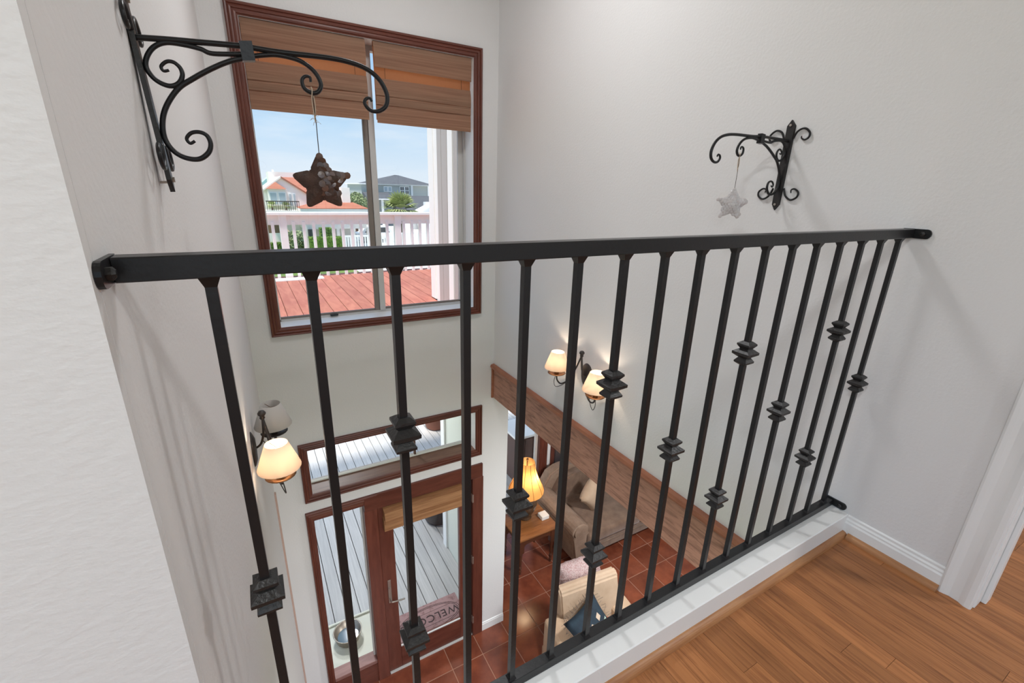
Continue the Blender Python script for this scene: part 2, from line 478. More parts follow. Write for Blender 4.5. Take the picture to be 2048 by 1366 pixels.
# white curb under the railing, baseboard, quarter rounds, door casing
tag(obj('trim_2', bbox(0.0, W, -0.056, 0.020, -0.32, 0.085, bev=0.003), 'white_trim'), 'white painted curb under the iron railing', 'curb', kind='structure')
t = thing('baseboard_right', 'white moulded baseboard at the foot of the right wall', 'baseboard', (W, -0.2, 0), kind='structure')
bm = B(); prism(bm, [(W, 0), (W - 0.013, 0), (W - 0.013, 0.052), (W - 0.010, 0.058), (W - 0.010, 0.064), (W - 0.006, 0.070), (W - 0.006, 0.078), (W, 0.082)], 'y', -0.334, -0.056)
obj('board', bm, 'white_trim', t)
def quarter(name, a, b, axis, px_, matname, label):
    r = 0.019
    arc = [(r * math.cos(k * PI / 12), r * math.sin(k * PI / 12)) for k in range(7)]
    bm = B()
    if axis == 'x':
        prism(bm, [(px_, 0.0)] + [(px_ - u, v) for u, v in arc], 'x', a, b)
    else:
        prism(bm, [(px_, 0.0)] + [(px_ - u, v) for u, v in arc], 'y', a, b)
    return tag(obj(name, bm, matname), label, 'trim', kind='structure')
quarter('trim_3', 0.0, W - 0.013, 'x', -0.056, 'oak_round', 'oak quarter-round strip along the white curb')
quarter('trim_4', -0.336, -0.075, 'y', W - 0.013, 'oak_round_y', 'oak quarter-round strip along the white baseboard')
# door casing on the right wall with its jamb
t = thing('door_2', 'white moulded door casing at the right edge', 'door casing', (W, -0.37, 0), kind='structure')
prof = [(W, -0.334), (W - 0.012, -0.334), (W - 0.016, -0.340), (W - 0.014, -0.350), (W - 0.010, -0.362), (W - 0.012, -0.385), (W - 0.017, -0.393), (W - 0.020, -0.400), (W - 0.020, -0.412), (W - 0.016, -0.416), (W, -0.416)]
bm = B(); prism(bm, prof, 'z', 0.0, 2.08)
obj('casing', bm, 'white_trim', t)
obj('jamb', bbox(W, 2.03, -0.420, -0.400, 0.0, 2.08, bev=0.002), 'white_trim', t)
obj('door_stop', bbox(1.955, 1.995, -0.432, -0.420, 0.0, 2.06, bev=0.002), 'white_trim', t)

# entry floor: terracotta tiles ----------------------------------------
fe = thing('floor_entry', 'glazed terracotta tile floor of the entry and living room', 'floor', (1.7, 2.4, ZF), kind='structure')
obj('mortar_bed', box(bbox(-0.3, 6.6, -2.5, D + 0.14, ZF - 0.12, ZF - 0.0025), 2.0, 6.6, D + 0.14, 4.18, ZF - 0.12, ZF - 0.0025), 'grout', fe)
TS = 0.338
ix0, iy0 = 1.697, 2.475
cnt = 0
big = B()
for i in range(-5, 15):
    for j in range(-14, 6):
        x0, y0 = ix0 + i * TS, iy0 + j * TS * 0.972
        x1, y1 = x0 + TS, y0 + TS * 0.972
        if x1 < 0.0 or y0 > 4.05 or (y0 > D - 0.1 and x0 < 2.0): continue
        y1 = min(y1, 4.05)
        if y0 > 0.5 and 0.6 < x0 < 5.6:
            bm = bbox(x0 + 0.004, x1 - 0.004, y0 + 0.004, y1 - 0.004, ZF - 0.01, ZF, bev=0.0015)
            obj('tile', bm, 'terracotta', fe)
        else:
            box(big, x0 + 0.004, x1 - 0.004, y0 + 0.004, y1 - 0.004, ZF - 0.01, ZF)
# the strip of tiles between door and grid, in front of the door
for i in range(-5, 1):
    x0 = ix0 + i * TS
    obj('tile', bbox(x0 + 0.004, x0 + TS - 0.004, iy0 + TS * 0.972 * 0 + 0.004, D + 0.0, ZF - 0.01, ZF, bev=0.0015), 'terracotta', fe) if False else None
o = obj('tile_field', big, 'terracotta', fe); o['kind'] = 'stuff'

# baseboard at the short wall right of the door
t = thing('baseboard_far', 'white baseboard right of the entry door', 'baseboard', (1.93, D, ZF), kind='structure')
bm = B(); prism(bm, [(D, ZF), (D - 0.014, ZF), (D - 0.014, ZF + 0.085), (D - 0.009, ZF + 0.092), (D - 0.009, ZF + 0.102), (D, ZF + 0.108)], 'x', 1.80, XEND)
obj('board', bm, 'white_trim', t)
# casing strip low on the left wall
tag(obj('trim_5', bbox(0.040, 0.072, 2.62, 2.66, ZF, -0.98, bev=0.003), 'pink_wood'), 'pale pinkish wood casing low on the left wall near the corner', 'trim', kind='structure')

# ------------------------------------------------------------------ casing frames (mitred mouldings)
PROF = [(0.0, 0.0), (0.0, 0.020), (0.10, 0.026), (0.22, 0.024), (0.27, 0.017), (0.40, 0.020), (0.52, 0.018), (0.57, 0.012), (0.72, 0.014), (0.86, 0.012), (0.92, 0.006), (1.0, 0.004), (1.0, 0.0)]
def casing(parent, x0, x1, z0, z1, w, y, sides='LRTB', prof=PROF, name='casing'):
    wl = w if isinstance(w, dict) else {k: w for k in 'LRTB'}
    X0, X1, Z0, Z1 = x0 + wl['L'], x1 - wl['R'], z0 + wl['B'], z1 - wl['T']
    c = {'L': ((x0, z0), (x0, z1), (X0, Z0), (X0, Z1)), 'R': ((x1, z0), (x1, z1), (X1, Z0), (X1, Z1)),
         'T': ((x0, z1), (x1, z1), (X0, Z1), (X1, Z1)), 'B': ((x0, z0), (x1, z0), (X0, Z0), (X1, Z0))}
    for s in sides:
        oa, ob, ia, ib = [Vector(q) for q in c[s]]
        bm = B()
        A, Bv = [], []
        for tt, d in prof:
            pa, pb = oa.lerp(ia, tt), ob.lerp(ib, tt)
            A.append(bm.verts.new((pa.x, y - d, pa.y))); Bv.append(bm.verts.new((pb.x, y - d, pb.y)))
        n = len(prof)
        for k in range(n - 1):
            bm.faces.new((A[k], A[k + 1], Bv[k + 1], Bv[k]))
        bm.faces.new((A[n - 1], A[0], Bv[0], Bv[n - 1]))
        bm.faces.new(A[::-1]); bm.faces.new(Bv)
        obj(name, bm, 'mahogany' if s in 'LR' else 'mahogany_h', parent)

YG = 2.885                                # glass plane of the windows
# ---- upper window
t = thing('window_1', 'tall sliding window in a dark red wood casing above the entry', 'window', (0.98, D, WIN[2]), kind='structure')
casing(t, 0.194, 1.768, 0.180, 2.118, {'L': 0.064, 'R': 0.065, 'T': 0.063, 'B': 0.058}, D)
obj('stool', bbox(WIN[0], WIN[1], D - 0.002, YG + 0.05, WIN[2] - 0.02, WIN[2] + 0.001), 'white_trim', t)
for s, x in ((0, WIN[0]), (1, WIN[1])):
    obj('reveal', bbox(x - 0.001 if s else x - 0.012, x + 0.012 if s else x + 0.001, D - 0.002, YG + 0.05, WIN[2], WIN[3]), 'white_trim', t)
obj('reveal', bbox(WIN[0], WIN[1], D - 0.002, YG + 0.05, WIN[3] - 0.001, WIN[3] + 0.012), 'white_trim', t)
# aluminium frame
fr = 0.022
obj('frame_rail', bbox(WIN[0], WIN[1], YG - 0.012, YG + 0.045, WIN[2], WIN[2] + 0.016), 'aluminium', t)
obj('frame_rail', bbox(WIN[0], WIN[1], YG - 0.012, YG + 0.045, WIN[3] - 0.03, WIN[3]), 'aluminium', t)
obj('frame_stile', bbox(WIN[0], WIN[0] + 0.012, YG - 0.012, YG + 0.045, WIN[2], WIN[3]), 'aluminium', t)
obj('frame_stile', bbox(WIN[1] - 0.014, WIN[1], YG - 0.012, YG + 0.045, WIN[2], WIN[3]), 'aluminium', t)
# sashes: left one inside, right one outside
zb, zt = WIN[2] + 0.016, WIN[3] - 0.03
sx = 0.985
obj('meeting_stile', bbox(sx - 0.052, sx - 0.018, YG - 0.012, YG + 0.014, zb, zt, bev=0.002), 'bronze_alu', t)
obj('meeting_stile', bbox(sx - 0.016, sx + 0.026, YG - 0.02, YG + 0.03, zb, zt, bev=0.002), 'aluminium', t)
obj('sash_rail', bbox(WIN[0] + 0.012, sx - 0.05, YG - 0.004, YG + 0.014, zb, zb + 0.014), 'bronze_alu', t)
obj('sash_rail', bbox(sx + 0.02, WIN[1] - 0.014, YG + 0.018, YG + 0.036, zb, zb + 0.014), 'bronze_alu', t)
obj('sash_stile', bbox(WIN[1] - 0.05, WIN[1] - 0.014, YG + 0.018, YG + 0.036, zb, zt), 'aluminium', t)
obj('pane', bbox(WIN[0] + 0.012, sx - 0.05, YG + 0.003, YG + 0.006, zb + 0.01, zt), 'pane', t)
obj('pane', bbox(sx + 0.02, WIN[1] - 0.04, YG + 0.025, YG + 0.028, zb + 0.01, zt), 'pane', t)
la = obj('latch', bbox(0.60, 0.655, YG - 0.03, YG - 0.008, WIN[2] + 0.010, WIN[2] + 0.022, bev=0.003), 'black_gasket', t)

# ---- transom
t = thing('window_2', 'wide low transom window in dark red wood casing over the door', 'window', (1.02, D, TRA[2]), kind='structure')
casing(t, 0.256, 1.784, -1.194, -0.682, {'L': 0.060, 'R': 0.061, 'T': 0.063, 'B': 0.062}, D)
obj('sill', bbox(TRA[0], TRA[1], D - 0.002, YG + 0.02, TRA[2] - 0.015, TRA[2] + 0.001), 'sill_wood', t)
obj('reveal', bbox(TRA[1] - 0.001, TRA[1] + 0.01, D - 0.002, YG + 0.03, TRA[2], TRA[3]), 'white_trim', t)
obj('reveal', bbox(TRA[0] - 0.01, TRA[0] + 0.001, D - 0.002, YG + 0.03, TRA[2], TRA[3]), 'white_trim', t)
obj('glazing_bead', bbox(TRA[0], TRA[1], YG - 0.006, YG + 0.014, TRA[2], TRA[2] + 0.012), 'siding_cream', t)
obj('glazing_bar', bbox(1.19, 1.206, YG + 0.0, YG + 0.03, TRA[2] + 0.012, TRA[3]), 'sill_wood', t)
obj('pane', bbox(TRA[0], TRA[1], YG, YG + 0.004, TRA[2] + 0.005, TRA[3]), 'pane', t)

# ---- entry door with sidelight
t = thing('door_1', 'dark red wood entry door with full glass and sidelight', 'door', (1.02, D, ZF), kind='structure')
casing(t, 0.244, 0.80, ZF, -1.290, {'L': 0.055, 'R': 0.055, 'T': 0.085, 'B': 0.0}, D, sides='LT', name='casing')
obj('head_jamb', bbox(0.690, 1.795, D - 0.020, D + 0.14, -1.435, -1.291, bev=0.003), 'mahogany_h', t)
obj('mullion_post', bbox(0.685, 0.793, D - 0.016, D + 0.14, ZF, -1.435, bev=0.003), 'mahogany', t)
obj('hinge_jamb', bbox(1.690, 1.802, D - 0.020, D + 0.14, ZF, -1.435, bev=0.003), 'mahogany', t)
obj('sidelight_jamb', bbox(0.262, 0.302, D + 0.002, D + 0.14, ZF, -1.38), 'mahogany', t)
obj('sidelight_sill', bbox(0.30, 0.687, D - 0.004, D + 0.11, -3.20, -3.158, bev=0.003), 'sill_red', t)
obj('sidelight_panel', bbox(0.30, 0.687, D - 0.006, D + 0.08, ZF, -3.20), 'mahogany_h', t)
obj('sidelight_head', bbox(0.30, 0.687, D + 0.002, D + 0.12, -1.385, -1.32), 'mahogany_h', t)
obj('pane', bbox(0.30, 0.687, D + 0.085, D + 0.09, -3.16, -1.38), 'pane', t)
obj('glazing_bead', bbox(0.668, 0.687, D + 0.06, D + 0.085, -3.158, -1.385), 'aluminium', t)
# leaf
y0, y1 = D + 0.012, D + 0.056
lf = obj('door_leaf', bbox(0.797, 0.925, y0, y1, ZF + 0.018, -1.440, bev=0.003), 'mahogany', t)
obj('stile', bbox(1.560, 1.686, y0, y1, ZF + 0.018, -1.440, bev=0.003), 'mahogany', lf)
obj('rail', bbox(0.925, 1.560, y0, y1, ZF + 0.018, -3.150, bev=0.003), 'mahogany_h', lf)
obj('rail', bbox(0.925, 1.560, y0, y1, -1.57, -1.440, bev=0.003), 'mahogany_h', lf)
obj('pane', bbox(0.925, 1.560, y0 + 0.018, y0 + 0.024, -3.150, -1.57), 'pane', lf)
obj('weather_strip', bbox(0.80, 1.688, D - 0.004, D + 0.014, ZF, ZF + 0.016), 'aluminium', t)
obj('glazing_bead', bbox(0.925, 1.560, y0 + 0.004, y0 + 0.018, -3.152, -3.143), 'aluminium', lf)
h = obj('handle_plate', bbox(0.838, 0.868, y0 - 0.006, y0, -2.54, -2.27, bev=0.002), 'nickel', t)
bm = B(); tube(bm, catmull([(0.853, y0, -2.485), (0.853, y0 - 0.045, -2.485), (0.870, y0 - 0.055, -2.487), (0.93, y0 - 0.055, -2.497), (0.975, y0 - 0.05, -2.505)], 5), 0.008)
obj('lever', bm, 'nickel', h, smooth=True)
bm = B(); lathe(bm, [(0.011, 0), (0.011, -0.012), (0.004, -0.014)], (0.853, y0, -2.36), 12, axis='y')
obj('lock_cylinder', bm, 'nickel', h)
for z in (-1.655, -2.40, -3.20):
    obj('hinge', bbox(1.684, 1.698, D - 0.024, D + 0.01, z - 0.045, z + 0.045, bev=0.002), 'nickel', t)

# ------------------------------------------------------------------ living room shell
LRY = 4.05
cells_wall('wall_living', 'y', LRY, 0.13, [2.06, 6.6], [-3.6, -0.5], [(2.2, 3.375, -3.30, -0.9), (3.63, 4.95, -3.30, -0.9)], 'wall_paint', 'living room far wall with tall windows, seen under the beam')
tag(obj('wall_wing', bbox(1.96, XEND, D + 0.21, LRY + 0.13, -3.6, 2.9), 'siding_cream'), 'cream outside wall of the living room wing beside the porch', 'wall', kind='structure')
tag(obj('ceiling_living', bbox(2.03, 6.6, -2.5, LRY + 0.13, -0.52, -0.42), 'wall_paint'), 'living room ceiling beyond the beam', 'ceiling', kind='structure')
tag(obj('wall_living_side', bbox(6.6, 6.7, -2.5, LRY + 0.13, -3.6, -0.42), 'wall_paint'), 'far side wall of the living room', 'wall', kind='structure')
for n, (x0, x1, xr) in enumerate(((2.2, 3.375, 3.49), (3.63, 4.95, 5.03))):
    t = thing('window_%d' % (3 + n), ('tall living room window behind the table lamp' if n == 0 else 'living room window behind the sofa back, beyond the lamp window'), 'window', ((x0 + x1) / 2, LRY, -3.3), kind='structure')
    casing(t, x0 - 0.075, xr if n == 0 else x1 + 0.075, -3.36, -0.83, {'L': 0.075, 'R': (xr - x1), 'T': 0.07, 'B': 0.06}, LRY)
    obj('jamb', bbox(x1 - 0.012, x1 + 0.002, LRY, LRY + 0.12, -3.3, -0.9), 'mahogany', t)
    obj('frame_stile', bbox(x1 - 0.05, x1 - 0.012, LRY + 0.05, LRY + 0.09, -3.3, -0.9), 'aluminium', t)
    obj('frame_stile', bbox(x0, x0 + 0.04, LRY + 0.05, LRY + 0.09, -3.3, -0.9), 'aluminium', t)
    obj('frame_rail', bbox(x0, x1, LRY + 0.05, LRY + 0.09, -3.3, -3.26), 'aluminium', t)
    obj('pane', bbox(x0 + 0.03, x1 - 0.03, LRY + 0.068, LRY + 0.072, -3.28, -0.9), 'pane', t)

# disc fixtures added for the unseen fill lamps
for n, (p, pwr) in enumerate(FILL_LAMPS):
    t = thing('fill_lamp', ('added round fill lamp in the hall behind the viewer', 'added unseen round fill lamp over the entry well', 'added unseen round fill lamp in the living room', 'added unseen round fill lamp at the far end of the hall', 'added unseen round fill lamp under the hall floor', 'added unseen round fill lamp under the red deck, near the door', 'added unseen round fill lamp under the outer edge of the red deck', 'added unseen round fill lamp in the room past the right doorway')[n], 'ceiling lamp', p, group='added fill lamps')
    bm = B(); lathe(bm, [(0.0, -0.045), (0.14, -0.04), (0.185, -0.015), (0.185, -0.010)], p, 28)
    obj('diffuser', bm, 'fill_diffuser', t, smooth=True)
    bm = B(); lathe(bm, [(0.187, -0.012), (0.205, -0.012), (0.205, 0.0), (0.187, 0.0)], p, 28)
    obj('ring', bm, 'white_trim', t)

# ================================================================== RAILING
rail = thing('iron_railing', 'black wrought iron railing with knuckled balusters across the opening', 'railing', (W / 2, 0.0125, 0.085))
obj('top_rail', bbox(0.006, W - 0.006, -0.002, 0.027, 1.064, 1.091, bev=0.0015), 'iron', rail)
obj('bottom_rail', bbox(0.006, W - 0.006, 0.0, 0.025, 0.087, 0.111, bev=0.0012), 'iron', rail)
ev = [0.09, 0.308, 0.525, 0.741, 0.955, 1.180, 1.398, 1.626, 1.850]
BX = []
for i in range(17):
    BX.append(ev[i // 2] if i % 2 == 0 else (ev[i // 2] + ev[i // 2 + 1]) / 2)
CP = [(0.0085, -0.031), (0.0165, -0.025), (0.0168, -0.021), (0.0105, -0.012), (0.0222, -0.003), (0.0225, 0.003), (0.0105, 0.012), (0.0168, 0.021), (0.0165, 0.025), (0.0085, 0.031)]
cm = bpy.data.meshes.new('collar'); bm = B(); lathe(bm, CP, square=True); bmesh.ops.recalc_face_normals(bm, faces=bm.faces)
bm.to_mesh(cm); bm.free(); cm.materials.append(MAT['iron_rough'])
bmm = bpy.data.meshes.new('baluster'); bm = B()
lathe(bm, [(0.0095, 0.111), (0.0063, 0.117), (0.0063, 1.052), (0.0095, 1.060), (0.0115, 1.065)], square=True)
bmesh.ops.recalc_face_normals(bm, faces=bm.faces); bm.to_mesh(bmm); bm.free(); bmm.materials.append(MAT['iron'])
for i, x in enumerate(BX):
    b = bpy.data.objects.new('baluster', bmm); link(b, rail)
    b.location = (x - W / 2, 0.0, -0.085)
    if i % 2 == 0:
        for z in ((0.587,) if i % 4 == 0 else (0.799, 0.367)):
            c = bpy.data.objects.new('collar', cm); link(c, b)
            c.location = (0, 0, z)
def flange(x, z0, z1, side):
    # flat strap turned back along the wall, round nosed, with a hex bolt
    t0, t1 = (x, x + 0.006) if side > 0 else (x - 0.006, x)
    pts = [(0.027, z0), (0.027, z1), (-0.032, z1)]
    zc, r = (z0 + z1) / 2, (z1 - z0) / 2
    pts += [(-0.032 - 0.012 * math.sin(a), zc + r * math.cos(a)) for a in [k * PI / 8 for k in range(1, 8)]] + [(-0.032, z0)]
    bm = B(); prism(bm, pts, 'x', t0, t1)
    fo = obj('mounting_strap', bm, 'iron', rail)
    bm = B(); lathe(bm, [(0.0075, 0), (0.0075, 0.005), (0.004, 0.008), (0.0, 0.0085)] if side > 0 else [(0.0075, 0), (0.0075, -0.005), (0.004, -0.008), (0.0, -0.0085)], (t1 if side > 0 else t0, -0.024, zc), 6, axis='x')
    obj('bolt', bm, 'iron_rough', fo)
for z0, z1 in ((1.064, 1.092), (0.089, 0.115)):
    flange(0.0005, z0, z1, 1)
    flange(W - 0.0005, z0, z1, -1)

# ================================================================== SCROLL BRACKETS
ARM = [(0.004, -0.0005), (0.0526, 0.0015), (0.0978, 0.0022), (0.1456, 0.0031), (0.1665, 0.0028), (0.2214, -0.0004), (0.3048, -0.0015), (0.3489, -0.0056), (0.3819, -0.0153), (0.4055, -0.0334), (0.4175, -0.0588), (0.4135, -0.0799), (0.3972, -0.0912), (0.3792, -0.0906), (0.3692, -0.0793), (0.3719, -0.0704), (0.3803, -0.0676), (0.3844, -0.0741)]
HOOK = [(0.1673, -0.0132), (0.195, -0.0078), (0.2205, -0.0056), (0.2549, -0.0114), (0.2779, -0.0267), (0.2877, -0.0476), (0.2812, -0.0618), (0.2691, -0.0653), (0.2559, -0.058), (0.2538, -0.0446), (0.2606, -0.0374), (0.269, -0.0381), (0.2692, -0.0462)]
BRACE = [(0.1663, -0.0145), (0.1354, -0.0235), (0.1034, -0.0386), (0.074, -0.0556), (0.0497, -0.072), (0.0281, -0.0977), (0.0156, -0.1231), (0.0116, -0.1509), (0.0185, -0.1714), (0.0344, -0.1844), (0.0556, -0.187), (0.0726, -0.1761), (0.0794, -0.1612), (0.0762, -0.1467), (0.0652, -0.1413), (0.0528, -0.1434), (0.0442, -0.1527), (0.0479, -0.1605), (0.056, -0.1564)]
SCROLL = [(0.1629, -0.0092), (0.1133, -0.0134), (0.0957, -0.008), (0.0736, -0.0043), (0.0471, -0.0036), (0.0277, -0.0125), (0.0141, -0.0299), (0.0113, -0.0463), (0.0207, -0.062), (0.0368, -0.0692), (0.0513, -0.0645), (0.0598, -0.0518), (0.059, -0.0399), (0.0517, -0.0323), (0.0418, -0.032), (0.0323, -0.0398), (0.034, -0.0467), (0.0422, -0.0449)]
TOPS = [(0.020, 0.007), (0.032, 0.030), (0.054, 0.038), (0.074, 0.024), (0.075, 0.008), (0.062, 0.000), (0.050, 0.006), (0.049, 0.013)]
BOTS = [(0.024, -0.164), (0.034, -0.190), (0.056, -0.204), (0.076, -0.195), (0.079, -0.178), (0.064, -0.166), (0.052, -0.169), (0.053, -0.180)]
def bracket(label, loc, sgn, tilt):
    """local: u outward from the wall, v up, s along the wall"""
    t = thing('scroll_bracket', label, 'bracket', loc, group='iron wall brackets')
    ct, st = math.cos(tilt), math.sin(tilt)
    def P(u, v, s=0.0):
        return (sgn * (u * ct - v * st), s, u * st + v * ct)
    def part(name, pts, r, taper=None, rr=8):
        bm = B(); tube(bm, catmull([P(a, b) for a, b in pts], 6), r, rr, taper)
        return obj(name, bm, 'iron', t, world=False, smooth=True)
    tp = lambda k: 1.0 - 0.45 * max(0, (k - 0.6) / 0.4)
    part('arm', ARM, 0.0048, tp)
    part('hook', HOOK, 0.0042, tp)
    part('brace', BRACE, 0.0044, tp)
    part('inner_scroll', SCROLL, 0.0040, tp)
    # hammered back plate with pointed ends
    bm = B()
    outl = [(-0.015, -0.222), (0.0, -0.243), (0.015, -0.222), (0.016, 0.050), (0.0, 0.070), (-0.016, 0.050)]
    lo = [bm.verts.new(P(0.000, v, s)) for s, v in outl]
    hi = [bm.verts.new(P(0.0075, v, s * 0.86)) for s, v in outl]
    bm.faces.new(lo); bm.faces.new(hi)
    for k in range(6): bm.faces.new((lo[k], lo[(k + 1) % 6], hi[(k + 1) % 6], hi[k]))
    pl = obj('back_plate', bm, 'iron_rough', t, world=False)
    for v in (0.052, -0.222):
        bm = B()
        tube(bm, [P(0.005, v), P(0.0105, v), P(0.0115, v)], 0.0045, 8)
        obj('screw', bm, 'nickel', pl, world=False)
    if tilt > 0.02:   # the lower screw stands out of the wall behind the plate
        bm = B(); tube(bm, [P(-0.012, -0.226), P(0.001, -0.226)], 0.0022, 8)
        obj('screw', bm, 'nickel', pl, world=False)
    for s in (1, -1):
        for nm, pts in (('side_scroll', TOPS), ('side_scroll', BOTS)):
            bm = B(); tube(bm, catmull([P(0.006, v, s * (a - 0.003)) for a, v in pts], 6), 0.0036, 8, tp)
            obj(nm, bm, 'iron', t, world=False, smooth=True)
    bm = B()
    q = [(0.157, 0.0095), (0.178, 0.0115), (0.1785, -0.0195), (0.1575, -0.0215)]
    a = [bm.verts.new(P(u, v, 0.008)) for u, v in q]; b = [bm.verts.new(P(u, v, -0.008)) for u, v in q]
    bm.faces.new(a); bm.faces.new(b)
    for k in range(4): bm.faces.new((a[k], a[(k + 1) % 4], b[(k + 1) % 4], b[k]))
    obj('clip_band', bm, 'iron', t, world=False)
    return t, P
YB = 0.447
bl, PL = bracket('large black scrolled iron bracket on the left wall, holding the brown star', (0.0125, YB, 1.392), 1, 0.05)
br, PR = bracket('black scrolled iron bracket on the right wall, holding the clear star', (W - 0.0005, YB, 1.368), -1, 0.0)

def star(label, hang, tip, R, matname, n_scales, scale_mat, thick, strmat, rotz, tilt):
    """hang: hook point, tip: top of the star"""
    t = thing('star_ornament', label, 'ornament', tip, rotz, group='hanging star ornaments')
    bm = B()
    ri = R * 0.54
    ring = []
    for k in range(10):
        a = PI / 2 + k * PI / 5 + tilt
        r = R if k % 2 == 0 else ri
        ring.append(Vector((r * math.cos(a), 0, r * math.sin(a))))
    ctr = Vector((0, 0, -R))
    # rounded outline
    rl = []
    for k in range(10):
        p, q = ring[k], ring[(k + 1) % 10]
        pr_ = ring[k - 1]
        kk = 0.30 if k % 2 == 0 else 0.14
        rl += [p.lerp(pr_, kk) * 1.04, p.lerp(pr_, kk * 0.4) * 0.985, p * (0.93 if k % 2 == 0 else 1.04), p.lerp(q, kk * 0.4) * 0.985, p.lerp(q, kk) * 1.04]
    vo = [bm.verts.new(ctr + p) for p in rl]
    m1 = [bm.verts.new(ctr + p * 0.55 + Vector((0, -thick * 0.62, 0))) for p in rl]
    m2 = [bm.verts.new(ctr + p * 0.55 + Vector((0, thick * 0.62, 0))) for p in rl]
    f, b = bm.verts.new(ctr + Vector((0, -thick, 0))), bm.verts.new(ctr + Vector((0, thick, 0)))
    n = len(vo)
    for k in range(n):
        j = (k + 1) % n
        bm.faces.new((vo[k], vo[j], m1[j], m1[k])); bm.faces.new((m1[k], m1[j], f))
        bm.faces.new((vo[j], vo[k], m2[k], m2[j])); bm.faces.new((m2[j], m2[k], b))
    body = obj('star_body', bm, matname, t, world=False)
    # overlapping shell scales on both faces
    sm = bpy.data.meshes.new('shell_scale'); b2 = B(); lathe(b2, [(0.0, -0.0008), (R * 0.115, -0.0004), (R * 0.12, 0.0004), (0.0, 0.0010)], seg=9, axis='y')
    bmesh.ops.recalc_face_normals(b2, faces=b2.faces); b2.to_mesh(sm); b2.free(); sm.materials.append(MAT[scale_mat])
    rg = random.Random(int(R * 1e4))
    st = R * 0.17
    k = 0
    for j in range(-6, 7):
        for i in range(-6, 7):
            p = Vector(((i + (j % 2) * 0.5) * st, 0, j * st * 0.86))
            d = p.length
            if d > R * 1.0: continue
            a = (math.atan2(p.z, p.x) - PI / 2 - tilt) % (2 * PI / 5)
            a = min(a, 2 * PI / 5 - a)
            lim = R * ri * math.sin(PI / 5) / (ri * math.sin(PI / 5 - a) + R * math.sin(a)) if True else R
            if d > lim * 0.97: continue
            if n_scales and (p.x < -0.002 or p.z < -0.3 * R - p.x * 0.2): continue
            for sd in (-1, 1):
                o = bpy.data.objects.new('shell_scale', sm); link(o, body)
                yy = thick * (1 - min(1, d / max(lim, 1e-4)) * 0.92) + 0.0015
                o.location = (p.x, sd * yy, -R + p.z)
                o.rotation_euler = (rg.uniform(-0.25, 0.35), rg.uniform(-0.2, 0.2), rg.uniform(-0.3, 0.3))
            k += 1
    # cord (double near the hook)
    hv = Vector(hang) - Vector(tip)
    hv.rotate(Matrix.Rotation(-rotz, 3, 'Z'))
    bm = B(); tube(bm, [Vector((0, 0, -0.002)), hv * 0.5 + Vector((0.0012, 0, 0)), hv * 0.98], 0.0009, 5)
    obj('cord', bm, strmat[0], t, world=False)
    bm = B()
    tube(bm, catmull([hv * 0.55, hv * 0.8 + Vector((0.003, 0.001, 0)), hv + Vector((0.001, 0.006, 0.004)), hv + Vector((-0.001, 0, 0.010)), hv + Vector((0, -0.006, 0.003)), hv * 0.85 + Vector((-0.002, 0, 0)), hv * 0.52], 4), 0.0011, 5)
    if strmat[2]:
        for q in range(16):
            zz = rg.uniform(0.5, 0.75) if q < 10 else rg.uniform(0.75, 1.0)
            a = rg.uniform(0, 2 * PI); l_ = rg.uniform(0.006, 0.016) if q < 10 else rg.uniform(0.004, 0.008)
            p = hv * zz
            tube(bm, [p, p + Vector((l_ * 0.6 * math.cos(a), l_ * 0.4 * math.sin(a), 0.002)), p + Vector((l_ * math.cos(a), l_ * 0.7 * math.sin(a), rg.uniform(-0.006, 0.004)))], 0.0004, 3)
    obj('cord_loop', bm, strmat[1], t, world=False)
    return t
hl = Vector(bl.location) + Vector(PL(0.2691, -0.0653))
star('brown shell-scaled star hanging in front of the window', hl, (hl.x + 0.0015, YB, 1.2315), 0.060, 'star_brown', 1, 'star_scale', 0.017, ('string_dark', 'string_pale', True), -0.12, 0.04)
hr = Vector(br.location) + Vector(PR(0.2691, -0.0653))
star('small clear glassy star hanging against the right wall', hr, (hr.x + 0.004, YB, 1.199), 0.056, 'star_clear', 0, 'star_clear', 0.016, ('string_dark', 'string_pale', False), -0.75, -0.05)

